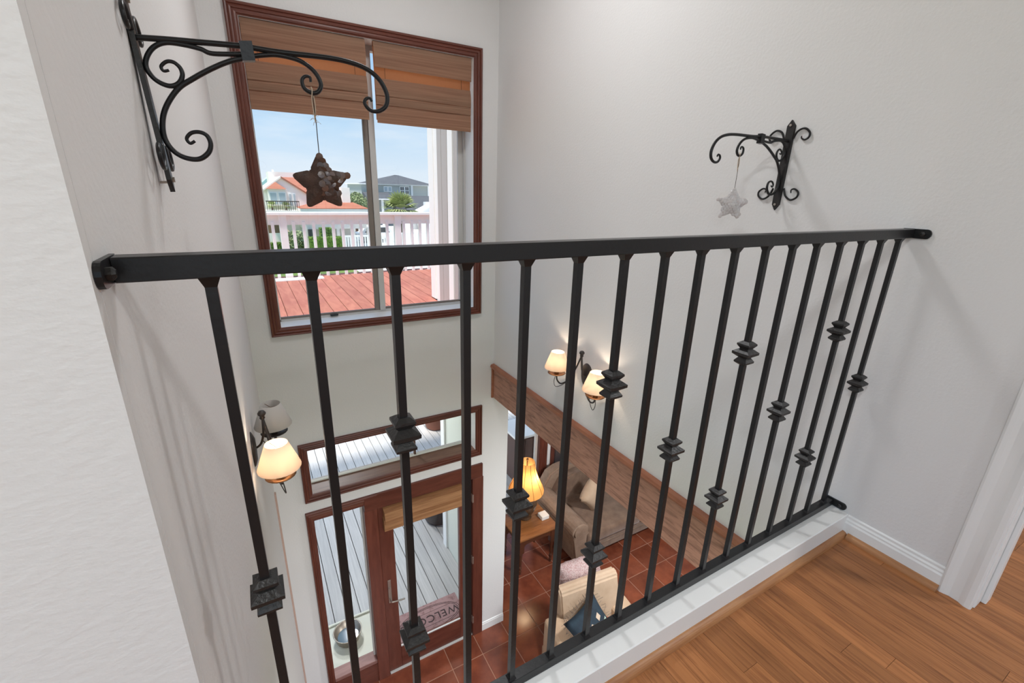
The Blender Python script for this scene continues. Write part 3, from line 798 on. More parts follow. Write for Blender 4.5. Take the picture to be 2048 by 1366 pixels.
# ================================================================== ROMAN SHADES
def roman(label, x0, x1, zbot, skew):
    y = D + 0.008
    t = thing('roman_shade', label, 'shade', ((x0 + x1) / 2, y + 0.02, 2.05), group='woven roman shades')
    obj('head_rail', bbox(x0, x1, y + 0.004, y + 0.03, 2.025, 2.052), 'beam_cap', t)
    def sheet(name, za, zb_, ya, yb, dz=0.0, th=0.003, mname='shade_weave'):
        bm = B()
        n = 24
        A = []
        for i in range(n + 1):
            u = i / n
            x = x0 + (x1 - x0) * u
            row = []
            for k in range(5):
                v = k / 4
                z = za + (zb_ - za) * v + dz * u * v
                yy = ya + (yb - ya) * v - 0.004 * math.sin(PI * v) + 0.0012 * math.sin(9 * u + 5 * v)
                row.append((bm.verts.new((x, yy, z)), bm.verts.new((x, yy + th, z))))
            A.append(row)
        for i in range(n):
            for k in range(4):
                for q in (0, 1):
                    bm.faces.new((A[i][k][q], A[i + 1][k][q], A[i + 1][k + 1][q], A[i][k + 1][q]))
            bm.faces.new((A[i][0][0], A[i + 1][0][0], A[i + 1][0][1], A[i][0][1])); bm.faces.new((A[i][4][0], A[i + 1][4][0], A[i + 1][4][1], A[i][4][1]))
        for i in (0, n):
            for k in range(4):
                bm.faces.new((A[i][k][0], A[i][k + 1][0], A[i][k + 1][1], A[i][k][1]))
        return obj(name, bm, mname, t, smooth=False)
    sheet('valance', 2.050, 1.905, y, y - 0.004, skew)
    sheet('main_panel', 2.030, zbot + 0.02, y + 0.020, y + 0.024, 0, mname='shade_lining_glow')
    sheet('fold', 1.845, 1.742, y + 0.010, y - 0.002, skew)
    sheet('fold', 1.775, 1.688, y + 0.012, y + 0.001, skew)
    sheet('fold', 1.725, zbot, y + 0.013, y + 0.004, skew)
    for xx in (x0 + 0.07, x1 - 0.07):
        bm = B(); tube(bm, [(xx, y + 0.014, 2.03), (xx, y + 0.014, zbot + 0.03)], 0.0012, 5)
        obj('lift_cord', bm, 'string_dark', t)
    return t
roman('brown woven roman shade on the left half of the upper window', 0.264, 0.950, 1.584, 0.004)
roman('brown woven roman shade on the right half of the upper window', 1.002, 1.688, 1.576, -0.004)
# rolled shade on the door
t = thing('rolled_shade', 'golden woven shade rolled up on the entry door', 'shade', (1.2, D, -1.6))
bm = B(); prism(bm, [(D + 0.010, -1.462), (D - 0.060, -1.480), (D - 0.068, -1.555), (D - 0.055, -1.60), (D + 0.010, -1.60)], 'x', 0.842, 1.580)
obj('valance', bm, 'shade_gold', t)
bm = B(); prism(bm, [(D + 0.010, -1.55), (D - 0.045, -1.56), (D - 0.052, -1.62), (D - 0.05, -1.672), (D + 0.0, -1.69), (D + 0.010, -1.69)], 'x', 0.836, 1.584)
obj('rolled_stack', bm, 'shade_gold', t)

# ================================================================== WALL SCONCES
def sconce(label, x, y, sgn, lit):
    t = thing('wall_sconce', label, 'sconce', (x, y, 0.06), group='two-arm wall sconces')
    ox = lambda d: sgn * d
    Q = lambda d, s, h: (ox(d), s, h)
    bm = B(); lathe(bm, [(0.0, 0.016 * sgn), (0.035, 0.014 * sgn), (0.055, 0.004 * sgn), (0.057, 0.0)], (0, 0, 0), 24, axis='x')
    for v in bm.verts: v.co.z *= 1.45
    obj('back_plate', bm, 'sconce_iron', t, world=False, smooth=True)
    bm = B(); lathe(bm, [(0.0, -0.022), (0.008, -0.02), (0.012, -0.012), (0.009, -0.006), (0.016, 0.003), (0.017, 0.010), (0.011, 0.019), (0.0, 0.022)], Q(0.055, 0, 0.155), 14)
    obj('finial', bm, 'sconce_iron', t, world=False, smooth=True)
    bm = B(); tube(bm, catmull([Q(0.008, 0, 0.0), Q(0.035, 0, 0.02), Q(0.050, 0, 0.07), Q(0.055, 0, 0.14)], 6), 0.005)
    obj('stem', bm, 'sconce_iron', t, world=False, smooth=True)
    for n, s in enumerate((-1, 1)):
        bm = B(); tube(bm, catmull([Q(0.055, 0, 0.145), Q(0.065, s * 0.03, 0.06), Q(0.078, s * 0.075, -0.035), Q(0.085, s * 0.115, -0.075), Q(0.09, s * 0.155, -0.098), Q(0.092, s * 0.190, -0.085), Q(0.092, s * 0.200, -0.052)], 6), 0.0052)
        a = obj('arm', bm, 'sconce_iron', t, world=False, smooth=True)
        bm = B(); tube(bm, catmull([Q(0.04, s * 0.07, 0.0), Q(0.06, s * 0.10, -0.055), Q(0.085, s * 0.15, -0.11), Q(0.10, s * 0.195, -0.132), Q(0.10, s * 0.214, -0.10), Q(0.094, s * 0.205, -0.055)], 6), 0.0022, 6)
        obj('scroll_wire', bm, 'sconce_iron', a, world=False, smooth=True)
        c = Q(0.092, s * 0.200, 0)
        bm = B(); lathe(bm, [(0.006, -0.054), (0.022, -0.050), (0.058, -0.038), (0.060, -0.036), (0.022, -0.046), (0.014, -0.045)], c, 20)
        sc = obj('saucer', bm, 'brass_dark' if lit[n] else 'sconce_iron', t, world=False, smooth=True)  # brass on lit arms only: warm lamp glow put into the saucer colour
        bm = B(); lathe(bm, [(0.015, -0.047), (0.018, -0.024), (0.013, -0.022)], c, 14)
        obj('socket', bm, 'brass_dark' if lit[n] else 'sconce_iron', sc, world=False)  # socket colour carries the same painted glow on lit arms
        bm = B(); lathe(bm, [(0.0125, -0.024), (0.0125, 0.022), (0.006, 0.024)], c, 12)
        obj('candle_sleeve', bm, 'candle', sc, world=False)
        bm = B()
        zb_, zt_ = 0.000, 0.112
        lathe(bm, [(0.083, zb_), (0.0835, zb_ + 0.002), (0.0435, zt_), (0.0425, zt_), (0.0820, zb_ + 0.001)], c, 28)
        for f in [f for f in bm.faces if len(f.verts) > 4]: bm.faces.remove(f)
        sh = obj('lamp_shade', bm, 'lampshade_lit' if lit[n] else 'lampshade_off', t, world=False, smooth=True)
        if lit[n]:
            bm = B(); lathe(bm, [(0.0, 0.024), (0.010, 0.028), (0.013, 0.042), (0.006, 0.060), (0.0, 0.068)], c, 12)
            obj('bulb', bm, 'bulb', sh, world=False, smooth=True)
            light('sconce_bulb_light', 'POINT', (x + c[0], y + c[1], 0.06 + 0.082), 1.1, (1.0, 0.80, 0.60), 0.010)
        bm = B()
        for k in range(3):
            aa = k * 2 * PI / 3
            tube(bm, [(c[0], c[1], 0.094), (c[0] + 0.046 * math.cos(aa), c[1] + 0.046 * math.sin(aa), 0.099)], 0.0012, 5)
        obj('shade_spider', bm, 'brass_dark', sh, world=False)
    return t
sconce('two-arm sconce on the left wall, one shade lit and one dark', 0.034, 1.44, 1, (True, False))
sconce('two-arm sconce on the right wall with both shades glowing', W, 1.455, -1, (True, True))

# ================================================================== LIVING ROOM FURNITURE
# --- end table
t = thing('end_table', 'square wooden end table with turned legs under the lamp', 'table', (2.80, 3.37, ZF))
zt = ZF + 0.58
obj('table_top', bbox(2.50, 3.09, 3.12, 3.64, zt - 0.028, zt, bev=0.008, seg=2), 'table_wood', t)
for (a, b) in ((3.16, 3.185), (3.575, 3.60)):
    bm = B(); pts = [(2.55, zt - 0.028), (3.04, zt - 0.028), (3.04, zt - 0.19), (3.00, zt - 0.17), (2.97, zt - 0.125), (2.90, zt - 0.115), (2.69, zt - 0.115), (2.62, zt - 0.125), (2.59, zt - 0.17), (2.55, zt - 0.19)]
    prism(bm, pts, 'y', a, b); obj('apron', bm, 'table_dark', t)
for (a, b) in ((2.54, 2.565), (3.025, 3.05)):
    bm = B(); pts = [(3.18, zt - 0.028), (3.58, zt - 0.028), (3.58, zt - 0.19), (3.54, zt - 0.165), (3.51, zt - 0.12), (3.25, zt - 0.12), (3.22, zt - 0.165), (3.18, zt - 0.19)]
    prism(bm, pts, 'x', a, b); obj('apron', bm, 'table_dark', t)
for lx in (2.565, 3.025):
    for ly in (3.185, 3.575):
        bm = B()
        lathe(bm, [(0.032, zt - 0.028 - ZF), (0.032, 0.34)], (lx, ly, ZF), square=True)
        lathe(bm, [(0.030, 0.345), (0.024, 0.30), (0.018, 0.16), (0.013, 0.13), (0.022, 0.11), (0.022, 0.09), (0.013, 0.07), (0.020, 0.045), (0.014, 0.0)], (lx, ly, ZF), 14)
        obj('leg', bm, 'table_dark', t)
# --- table lamp
lc = (2.79, 3.47)
t = thing('table_lamp', 'lit table lamp with amber bell shade and dark urn base', 'lamp', (lc[0], lc[1], zt))
bm = B(); lathe(bm, [(0.075, 0.0), (0.085, 0.012), (0.07, 0.03), (0.085, 0.06), (0.125, 0.14), (0.150, 0.23), (0.148, 0.29), (0.115, 0.345), (0.06, 0.375), (0.045, 0.40), (0.0, 0.405)], (lc[0], lc[1], zt), 28)
obj('urn_base', bm, 'lamp_vase', t, smooth=True)
bm = B(); lathe(bm, [(0.008, 0.40), (0.008, 0.85), (0.0, 0.855)], (lc[0], lc[1], zt), 10); obj('harp_rod', bm, 'brass_dark', t)
bell = [(0.222, 0.405), (0.226, 0.425), (0.210, 0.475), (0.175, 0.55), (0.135, 0.64), (0.108, 0.73), (0.094, 0.835)]
bm = B(); lathe(bm, bell, (lc[0], lc[1], zt), 32)
for f in [f for f in bm.faces if len(f.verts) > 4]: bm.faces.remove(f)
sh = obj('lamp_shade', bm, 'lamp_bell', t, smooth=True)
for k in range(10):
    a = 2 * PI * k / 10 + 0.2
    bm = B(); tube(bm, [(lc[0] + (r + 0.001) * math.cos(a), lc[1] + (r + 0.001) * math.sin(a), zt + h) for r, h in bell], 0.0025, 5)
    obj('shade_rib', bm, 'lamp_seam', sh)
bm = B(); lathe(bm, [(0.0, 0.85), (0.012, 0.855), (0.014, 0.87), (0.006, 0.885), (0.0, 0.887)], (lc[0], lc[1], zt), 12); obj('finial', bm, 'brass_dark', t, smooth=True)
bm = B(); lathe(bm, [(0.0, 0.55), (0.028, 0.57), (0.034, 0.62), (0.02, 0.66), (0.0, 0.67)], (lc[0], lc[1], zt), 14); obj('bulb', bm, 'bulb', t, smooth=True)
light('table_lamp_light', 'POINT', (lc[0] + 0.06, lc[1] - 0.06, zt + 0.62), 4.0, (1.0, 0.74, 0.45), 0.03)
# --- white box on the table
tag(obj('tissue_box', bbox(2.945, 3.055, 3.30, 3.41, zt, zt + 0.055, bev=0.004), 'white_box'), 'small white box on the end table', 'box')

# --- sofa
t = thing('sofa', 'brown chenille roll-arm sofa with curved back under the beam', 'sofa', (4.2, 3.4, ZF))
X0, X1, YF, YBk = 3.20, 5.45, 2.93, 3.92
def armpts(cx):
    z = ZF
    pts = [(cx + 0.11, z + 0.10), (cx + 0.11, z + 0.47)]
    for k in range(0, 13):
        a = -0.55 + k * (PI + 1.1) / 12
        pts.append((cx + 0.125 * math.cos(a), z + 0.545 + 0.115 * math.sin(a)))
    pts += [(cx - 0.09, z + 0.46), (cx - 0.07, z + 0.10)]
    return pts
for cx in (X0 + 0.10, X1 - 0.10):
    bm = B(); prism(bm, armpts(cx), 'y', YF, YBk - 0.06)
    bmesh.ops.bevel(bm, geom=[e for e in bm.edges if abs(e.verts[0].co.y - YF) < 1e-4 and abs(e.verts[1].co.y - YF) < 1e-4], offset=0.022, segments=3, affect='EDGES')
    a = obj('arm', bm, 'sofa_light', t)
obj('base', bbox(X0 + 0.18, X1 - 0.18, YF + 0.02, YBk - 0.05, ZF + 0.09, ZF + 0.30, bev=0.02, seg=2), 'sofa_fabric', t)
for k in range(2):
    a0 = X0 + 0.21 + k * (X1 - X0 - 0.42) / 2; a1 = a0 + (X1 - X0 - 0.42) / 2 - 0.006
    obj('seat_cushion', bbox(a0, a1, YF - 0.03, YBk - 0.20, ZF + 0.30, ZF + 0.47, bev=0.045, seg=3), 'sofa_fabric', t, smooth=True)
obj('front_welt', bbox(X0 + 0.19, X1 - 0.19, YF + 0.006, YF + 0.02, ZF + 0.20, ZF + 0.215, bev=0.004), 'sofa_fabric', t)
def back(xa, xb, ya, yb, grow, name, m_):
    bm = B(); pts = []
    n = 16
    for k in range(n + 1):
        u = k / n
        x = xa + (xb - xa) * u
        e = min(u, 1 - u) * (xb - xa)
        h = 0.62 + 0.27 * (1 - (1 - min(1, e / 0.34)) ** 2) ** 0.5 + 0.03 * math.sin(PI * u) + grow
        pts.append((x, ZF + h))
    prism(bm, [(xa, ZF + 0.30)] + pts + [(xb, ZF + 0.30)], 'y', ya, yb)
    bmesh.ops.bevel(bm, geom=[e for e in bm.edges if abs(e.verts[0].co.y - ya) < 1e-4 and abs(e.verts[1].co.y - ya) < 1e-4], offset=0.03, segments=3, affect='EDGES')
    return obj(name, bm, m_, t)
back(X0 + 0.05, X1 - 0.05, YBk - 0.14, YBk, 0.0, 'back_frame', 'sofa_light')
back(X0 + 0.20, X1 - 0.20, YBk - 0.27, YBk - 0.13, -0.07, 'back_cushion', 'sofa_fabric')
for fx in (X0 + 0.13, X1 - 0.13):
    for fy in (YF + 0.08, YBk - 0.12):
        bm = B(); lathe(bm, [(0.030, 0.0), (0.045, 0.012), (0.052, 0.04), (0.045, 0.068), (0.03, 0.078), (0.042, 0.10)], (fx, fy, ZF), 16)
        obj('bun_foot', bm, 'bun_wood', t, smooth=True)
# --- pillow on the sofa
M = Matrix.Translation((3.76, 3.30, ZF + 0.72)) @ Matrix.Rotation(math.radians(12), 4, 'Z') @ Matrix.Rotation(math.radians(84), 4, 'X') @ Matrix.Rotation(math.radians(42), 4, 'Z')
bm = B(); pillow(bm, 0.40, 0.40, 0.21, M)
pz = tag(obj('throw_pillow', bm, 'cream_cloth', smooth=True), 'cream throw pillow standing on the sofa seat', 'pillow')

# --- slipcovered armchair
ch = thing('armchair', 'tan slipcovered armchair in the foreground below the railing', 'armchair', (2.60, 1.70, ZF), math.radians(-6))
def lb(*a, **k): return bbox(*a, **k)
obj('seat_base', lb(-0.36, 0.36, -0.36, 0.30, 0.05, 0.30, bev=0.02, seg=2), 'tan_cloth', ch, world=False)
obj('seat_cushion', lb(-0.25, 0.25, -0.40, 0.20, 0.30, 0.45, bev=0.05, seg=3), 'tan_cloth', ch, world=False, smooth=True)
for s in (-1, 1):
    bm = lb(min(s * 0.25, s * 0.48), max(s * 0.25, s * 0.48), -0.40, 0.34, 0.02, 0.64 if s < 0 else 0.58, bev=0.04, seg=3)
    a = obj('arm', bm, 'tan_cloth', ch, world=False)
    bm = B(); tube(bm, [(s * 0.285, -0.37, 0.642 if s < 0 else 0.582), (s * 0.285, 0.2, 0.642 if s < 0 else 0.582)], 0.005, 6); obj('welt', bm, 'cream_cloth', a, world=False)
bm = B(); prism(bm, [(0.16, 0.30), (0.32, 0.02), (0.40, 0.02), (0.43, 0.88), (0.40, 0.915), (0.35, 0.915), (0.31, 0.88)], 'x', -0.32, 0.36)
bmesh.ops.bevel(bm, geom=list(bm.edges), offset=0.018, segments=2, affect='EDGES')
obj('back', bm, 'cream_cloth', ch, world=False)
obj('skirt', lb(-0.43, 0.43, -0.41, 0.42, 0.0, 0.16, bev=0.01), 'tan_cloth', ch, world=False)
# blue fringed pillow
Mc = ch.matrix_basis @ Matrix.Translation((-0.12, 0.02, 0.68)) @ Matrix.Rotation(math.radians(14), 4, 'Z') @ Matrix.Rotation(math.radians(42), 4, 'X') @ Matrix.Rotation(math.radians(10), 4, 'Z')
t = thing('fringed_pillow', 'navy patterned pillow with dark fringe on the tan armchair', 'pillow', Mc.translation)
bm = B(); pillow(bm, 0.46, 0.46, 0.15, Mc); obj('cover', bm, 'blue_cloth', t, smooth=True)
def hgt(u, v, tt=0.15): return tt / 2 * max(0.0, (1 - abs(u) ** 2.6) * (1 - abs(v) ** 2.6)) ** 0.5
def patch(name, poly, mname):
    bm = B()
    c = Vector((sum(p[0] for p in poly) / len(poly), sum(p[1] for p in poly) / len(poly)))
    def pt(p, k):
        q = c.lerp(Vector(p), k)
        return bm.verts.new(Mc @ Vector((q.x * 0.23 * 0.95, q.y * 0.23 * 0.95, hgt(q.x, q.y) + 0.004)))
    v0 = pt(c, 0); r1 = [pt(p, 0.5) for p in poly]; r2 = [pt(p, 1) for p in poly]
    n = len(poly)
    for k in range(n):
        j = (k + 1) % n
        bm.faces.new((v0, r1[k], r1[j])); bm.faces.new((r1[k], r2[k], r2[j], r1[j]))
    obj(name, bm, mname, t)
patch('applique', [(-0.8, -0.55), (-0.6, -0.45), (-0.55, -0.2), (-0.42, -0.42), (-0.15, -0.45), (-0.35, -0.6), (-0.4, -0.85), (-0.55, -0.66)], 'patch_sage')
patch('applique', [(-0.35, 0.15), (-0.1, 0.3), (0.05, 0.1), (-0.05, -0.15), (-0.3, -0.1)], 'patch_cream')
patch('applique', [(0.25, 0.35), (0.45, 0.45), (0.5, 0.25), (0.3, 0.15)], 'patch_cream')
patch('applique', [(0.3, -0.1), (0.7, 0.1), (0.75, -0.35), (0.45, -0.55), (0.2, -0.4)], 'patch_sage')
patch('applique', [(0.78, 0.02), (0.9, -0.1), (0.88, -0.4), (0.76, -0.36)], 'patch_red')
patch('applique', [(-0.2, -0.55), (0.0, -0.6), (-0.05, -0.85), (-0.25, -0.8)], 'patch_cream')
bm = B()
rg = random.Random(5)
for sd in range(4):
    for k in range(34):
        u = -1 + 2 * k / 33
        e = {0: (u, 1), 1: (u, -1), 2: (1, u), 3: (-1, u)}[sd]
        p = Vector((e[0] * 0.218, e[1] * 0.218, 0))
        if sd == 0 or sd == 3 or k % 2:
            ln = rg.uniform(0.03, 0.06)
            dv = Vector((e[0] if sd > 1 else rg.uniform(-0.5, 0.5), e[1] if sd < 2 else rg.uniform(-0.5, 0.5), rg.uniform(-0.2, 0.5))).normalized()
            tube(bm, [Mc @ p, Mc @ (p + dv * ln * 0.5), Mc @ (p + dv * ln + Vector((0, 0, rg.uniform(-0.015, 0.015))))], 0.0016, 3)
o = obj('fringe', bm, 'fringe', t); o['kind'] = 'stuff'
# pink fluffy throw over the back
Mp = ch.matrix_basis @ Matrix.Translation((0.04, 0.53, 0.80)) @ Matrix.Rotation(math.radians(70), 4, 'X')
bm = B(); pillow(bm, 0.50, 0.34, 0.20, Mp, n=26, pinch=0.02)
rg = random.Random(9)
for v in bm.verts: v.co += Vector((rg.uniform(-1, 1), rg.uniform(-1, 1), rg.uniform(-1, 1))) * 0.0065
tag(obj('fluffy_pillow', bm, 'pink_fuzz', smooth=True), 'pink fluffy pillow tucked behind the tan armchair back', 'pillow')

# ================================================================== PORCH BELOW
po = thing('floor_porch', 'grey plank porch outside the entry door', 'porch', (1.0, 3.0, ZD), kind='structure')
obj('porch_frame', bbox(-3.0, 7.0, D + 0.21, 10.4, ZD - 0.25, ZD - 0.03), 'dark_under', po)
obj('threshold', bbox(-0.3, XEND, D + 0.14, D + 0.215, ZD - 0.1, ZF - 0.004), 'aluminium', po)
x = -2.94
while x < 6.5:
    y0 = D + 0.215 if x + 0.14 < 1.965 else LRY + 0.135
    obj('porch_board', bbox(x + 0.0045, x + 0.1355, y0, 10.4, ZD - 0.03, ZD), 'porch_board', po)
    x += 0.14
# cream wing corner board
tag(obj('trim_6', bbox(1.935, 1.965, LRY + 0.03, LRY + 0.14, ZD, 2.7), 'ext_white'), 'white corner board at the outside edge of the wing wall', 'trim', kind='structure')
# upper siding boards on the wing
t = thing('wall_siding', 'grey vertical board siding outside the right side of the window', 'siding', (1.95, 3.8, -0.03), kind='structure')
for k, (a, b) in enumerate(((3.68, 3.80), (3.815, 3.955), (3.965, 4.075))):
    obj('siding_board', bbox(1.925, 1.962, a, b, -0.03, 2.7, bev=0.002), 'ext_white' if k == 0 else 'ext_grey', t)
for k, (a, b) in enumerate(((2.95, 3.17), (3.18, 3.42), (3.43, 3.66))):
    obj('siding_board', bbox(1.93, 1.962, a, b, -0.03, 2.7, bev=0.002), 'ext_grey', t)
tag(obj('deck_post', bbox(1.92, 2.02, 4.19, 4.33, -0.03, 2.7, bev=0.004), 'ext_white'), 'white painted post at the corner outside the upper window', 'post')
# welcome mat
t = thing('welcome_mat', 'pinkish doormat printed WELCOME outside the door', 'doormat', (1.36, 3.16, ZD))
obj('mat_base', bbox(0.99, 1.75, 2.96, 3.36, ZD, ZD + 0.014, bev=0.004), 'mat_pink', t)
for (rx, ry) in ((0.355, 0.155), (0.335, 0.14)):
    bm = B(); tube(bm, [(1.37 + rx * math.cos(a), 3.16 + ry * math.sin(a), ZD + 0.014) for a in [k * 2 * PI / 48 for k in range(49)]], 0.003, 4); obj('printed_ring', bm, 'mat_ink', t)
for yy in (3.075, 3.24):
    bm = B(); tube(bm, [(1.10, yy, ZD + 0.014), (1.64, yy, ZD + 0.014)], 0.002, 4); obj('printed_rule', bm, 'mat_ink', t)
fc = bpy.data.curves.new('welcome_text', 'FONT'); fc.body = 'WELCOME'; fc.size = 0.13; fc.align_x = 'CENTER'; fc.align_y = 'CENTER'; fc.extrude = 0.0008; fc.space_character = 1.12
fo = bpy.data.objects.new('welcome_text', fc)
col.objects.link(fo)
dg = bpy.context.evaluated_depsgraph_get()
me = bpy.data.meshes.new_from_object(fo.evaluated_get(dg))
bpy.data.objects.remove(fo)
me.materials.clear(); me.materials.append(MAT['mat_ink'])
o = bpy.data.objects.new('lettering', me); link(o, t)
o.location = (0.01, 0.0, 0.0152); o.rotation_euler = (0, 0, PI)
# tray and bowl
t = thing('feeding_tray', 'cream plastic tray outside the sidelight', 'tray', (0.56, 3.30, ZD))
obj('tray_base', bbox(0.22, 0.90, 3.03, 3.58, ZD, ZD + 0.03, bev=0.006), 'tray_cream', t)
for (a, b, c, d) in ((0.22, 0.90, 3.55, 3.58), (0.22, 0.90, 3.03, 3.06), (0.22, 0.25, 3.06, 3.55), (0.87, 0.90, 3.06, 3.55)):
    obj('rim', bbox(a, b, c, d, ZD + 0.028, ZD + 0.05, bev=0.006), 'tray_cream', t)
t = thing('pet_bowl', 'round steel pet bowl with water on the cream tray', 'bowl', (0.51, 3.34, ZD + 0.03))
c = (0.51, 3.34, ZD + 0.03)
bm = B(); lathe(bm, [(0.085, 0.0), (0.12, 0.01), (0.142, 0.095), (0.148, 0.105), (0.140, 0.107), (0.132, 0.098), (0.098, 0.018), (0.0, 0.014)], c, 32)
obj('shell', bm, 'steel', t, smooth=True)
bm = B(); lathe(bm, [(0.0, 0.034), (0.105, 0.034), (0.105, 0.036), (0.0, 0.037)], c, 28)
obj('water', bm, 'water', t)
# black planter by the wing, clay pot further out
t = thing('black_planter', 'round black planter on the porch by the cream corner', 'planter', (2.06, 4.70, ZD))
bm = B(); lathe(bm, [(0.17, 0.0), (0.21, 0.06), (0.235, 0.30), (0.25, 0.32), (0.235, 0.33), (0.22, 0.30), (0.0, 0.28)], (2.06, 4.70, ZD), 28)
obj('tub', bm, 'black_plastic', t, smooth=True)
bm = B(); tube(bm, [(2.06 + 0.248 * math.cos(a), 4.70 + 0.248 * math.sin(a), ZD + 0.322) for a in [k * 2 * PI / 36 for k in range(37)]], 0.008, 6); obj('rim_band', bm, 'nickel', t, smooth=True)
t = thing('clay_pot', 'brown clay pot far out on the sunny porch', 'pot', (3.0, 7.3, ZD))
bm = B(); lathe(bm, [(0.16, 0.0), (0.20, 0.03), (0.27, 0.30), (0.30, 0.31), (0.30, 0.36), (0.27, 0.36), (0.25, 0.30), (0.0, 0.28)], (3.0, 7.3, ZD), 24); obj('pot_body', bm, 'pot_clay', t, smooth=True)
# cabinet outside the living room window
t = thing('outdoor_cabinet', 'brown wooden cabinet standing outside the living room window', 'cabinet', (3.95, 5.1, ZD))
obj('body', bbox(3.50, 4.45, 4.92, 5.45, ZD, -2.66), 'cabinet_brown', t)
for k in range(6):
    obj('door_board', bbox(3.51 + k * 0.155, 3.655 + k * 0.155, 4.895, 4.92, ZD + 0.06, -2.70, bev=0.004), 'cabinet_brown', t)
obj('worktop', bbox(3.47, 4.48, 4.87, 5.48, -2.66, -2.62, bev=0.004), 'ext_white', t)
obj('handle', bbox(3.84, 3.90, 4.875, 4.895, -3.0, -2.985), 'nickel', t)

# ================================================================== RED DECK AND ITS RAILING
ZR = -0.035
dk = thing('floor_deck', 'red stained plank deck outside the upper window', 'deck', (1.0, 3.0, ZR), kind='structure')
obj('deck_frame', bbox(-1.7, 1.92, D + 0.21, 6.28, ZR - 0.22, ZR - 0.03), 'dark_under', dk)
obj('deck_frame', bbox(1.92, 5.0, LRY + 0.14, 6.28, ZR - 0.22, ZR - 0.03), 'dark_under', dk)
x = -1.72
while x < 4.9:
    y0 = D + 0.215 if x + 0.14 < 1.93 else LRY + 0.29
    obj('deck_board', bbox(x + 0.003, x + 0.137, y0, 6.30, ZR - 0.03, ZR), 'deck_red', dk)
    x += 0.14
t = thing('deck_railing', 'white wooden railing along the far edge of the red deck', 'railing', (1.5, 6.2, ZR))
YR = 6.2
obj('cap_rail', bbox(-1.7, 5.0, YR - 0.09, YR + 0.06, 0.785, 0.822, bev=0.004), 'ext_white', t)
obj('upper_rail', bbox(-1.7, 5.0, YR - 0.02, YR + 0.02, 0.66, 0.785), 'ext_white', t)
for x in (-0.93, 0.575, 2.09, 3.6):
    obj('post', bbox(x - 0.045, x + 0.045, YR - 0.06, YR + 0.03, ZR, 0.785, bev=0.003), 'ext_white', t)
sp = 0.1235
x = 0.575 - 12 * sp
while x < 4.9:
    if min(abs(x - p) for p in (-0.93, 0.575, 2.09, 3.6)) > 0.06:
        obj('picket', bbox(x - 0.019, x + 0.019, YR - 0.05, YR - 0.012, ZR - 0.03, 0.70, bev=0.002), 'ext_white', t)
    x += sp
for x in (0.2, 0.9):
    pass
tag(obj('trim_7', bbox(-1.7, 0.98, YR - 0.28, YR - 0.10, ZR, ZR + 0.012), 'ext_white'), 'worn white painted strip at the foot of the deck railing', 'trim', kind='structure')

# ================================================================== NEIGHBOURHOOD
GZ = -4.2
tag(obj('ground', bbox(-60, 120, -30, 160, GZ - 0.2, GZ), 'grass'), 'green lawn far below the deck', 'lawn', kind='structure')
tag(obj('pavement', bbox(6.3, 60, 11, 120, GZ, GZ + 0.02), 'pale_ground'), 'pale paved yard to the right beyond the deck', 'pavement', kind='structure')

def window(parent, x0, x1, z0, z1, y, gm='far_glass', cross=False, fr=0.07):
    f = obj('window', bbox(x0 - fr, x1 + fr, y - 0.06, y, z0 - fr, z1 + fr), 'ext_white', parent)
    if cross:
        xm, zm = (x0 + x1) / 2, (z0 + z1) / 2
        for (a, b) in ((x0, xm - 0.04), (xm + 0.04, x1)):
            for (c, d) in ((z0, zm - 0.04), (zm + 0.04, z1)):
                obj('pane', bbox(a, b, y - 0.09, y - 0.05, c, d), gm, f)
    else:
        obj('pane', bbox(x0, x1, y - 0.09, y - 0.05, z0, z1), gm, f)

# orange-roofed house
t = thing('orange_roof_house', 'white stucco house with orange tiled roofs beyond the deck', 'house', (4.5, 45, GZ))
bm = B(); prism(bm, [(3.38, 1.69), (2.12, 0.73), (1.85, 0.55), (1.85, GZ), (5.33, GZ), (5.33, 0.39)], 'y', 45.0, 53.0); obj('gable_wing', bm, 'stucco', t)
bm = B(); prism(bm, [(3.38, 1.80), (3.38, 1.66), (5.45, 0.28), (5.5, 0.38)], 'y', 44.8, 53.0); obj('gable_roof', bm, 'roof_orange', t)
bm = B(); prism(bm, [(3.38, 1.80), (3.38, 1.66), (1.75, 0.46), (1.7, 0.56)], 'y', 44.8, 53.0); obj('gable_roof', bm, 'stucco', t)
obj('parapet_block', bbox(2.88, 8.0, 53.0, 57.0, GZ, 2.30), 'stucco', t)
obj('roof_vent', bbox(3.25, 3.42, 53.2, 53.4, 2.3, 2.52), 'stucco_shade', t)
bm = B(); prism(bm, [(45.0, 0.32), (50.5, 1.80), (53.0, 1.1), (53.0, 0.3)], 'x', 3.6, 7.6); obj('main_roof', bm, 'roof_orange', t)
obj('main_wall', bbox(5.33, 8.9, 45.2, 53.0, GZ, 0.30), 'stucco', t)
bm = B()
lo = [(4.33, 41.9, -0.72), (9.95, 41.9, -0.70), (9.95, 46.2, -0.70), (4.33, 46.2, -0.72)]
vv = [bm.verts.new(p) for p in lo]; r0, r1 = bm.verts.new((6.85, 44.4, 0.0)), bm.verts.new((8.55, 44.4, -0.05))
bm.faces.new((vv[0], vv[1], r1, r0)); bm.faces.new((vv[1], vv[2], r1)); bm.faces.new((vv[2], vv[3], r0, r1)); bm.faces.new((vv[3], vv[0], r0)); bm.faces.new(vv)
obj('lower_roof', bm, 'roof_orange', t)
obj('fascia', bbox(4.33, 9.95, 41.95, 46.0, -1.05, -0.74), 'stucco', t)
obj('lower_wall', bbox(4.5, 9.7, 42.3, 45.2, -2.42, -1.05), 'stucco_shade', t)
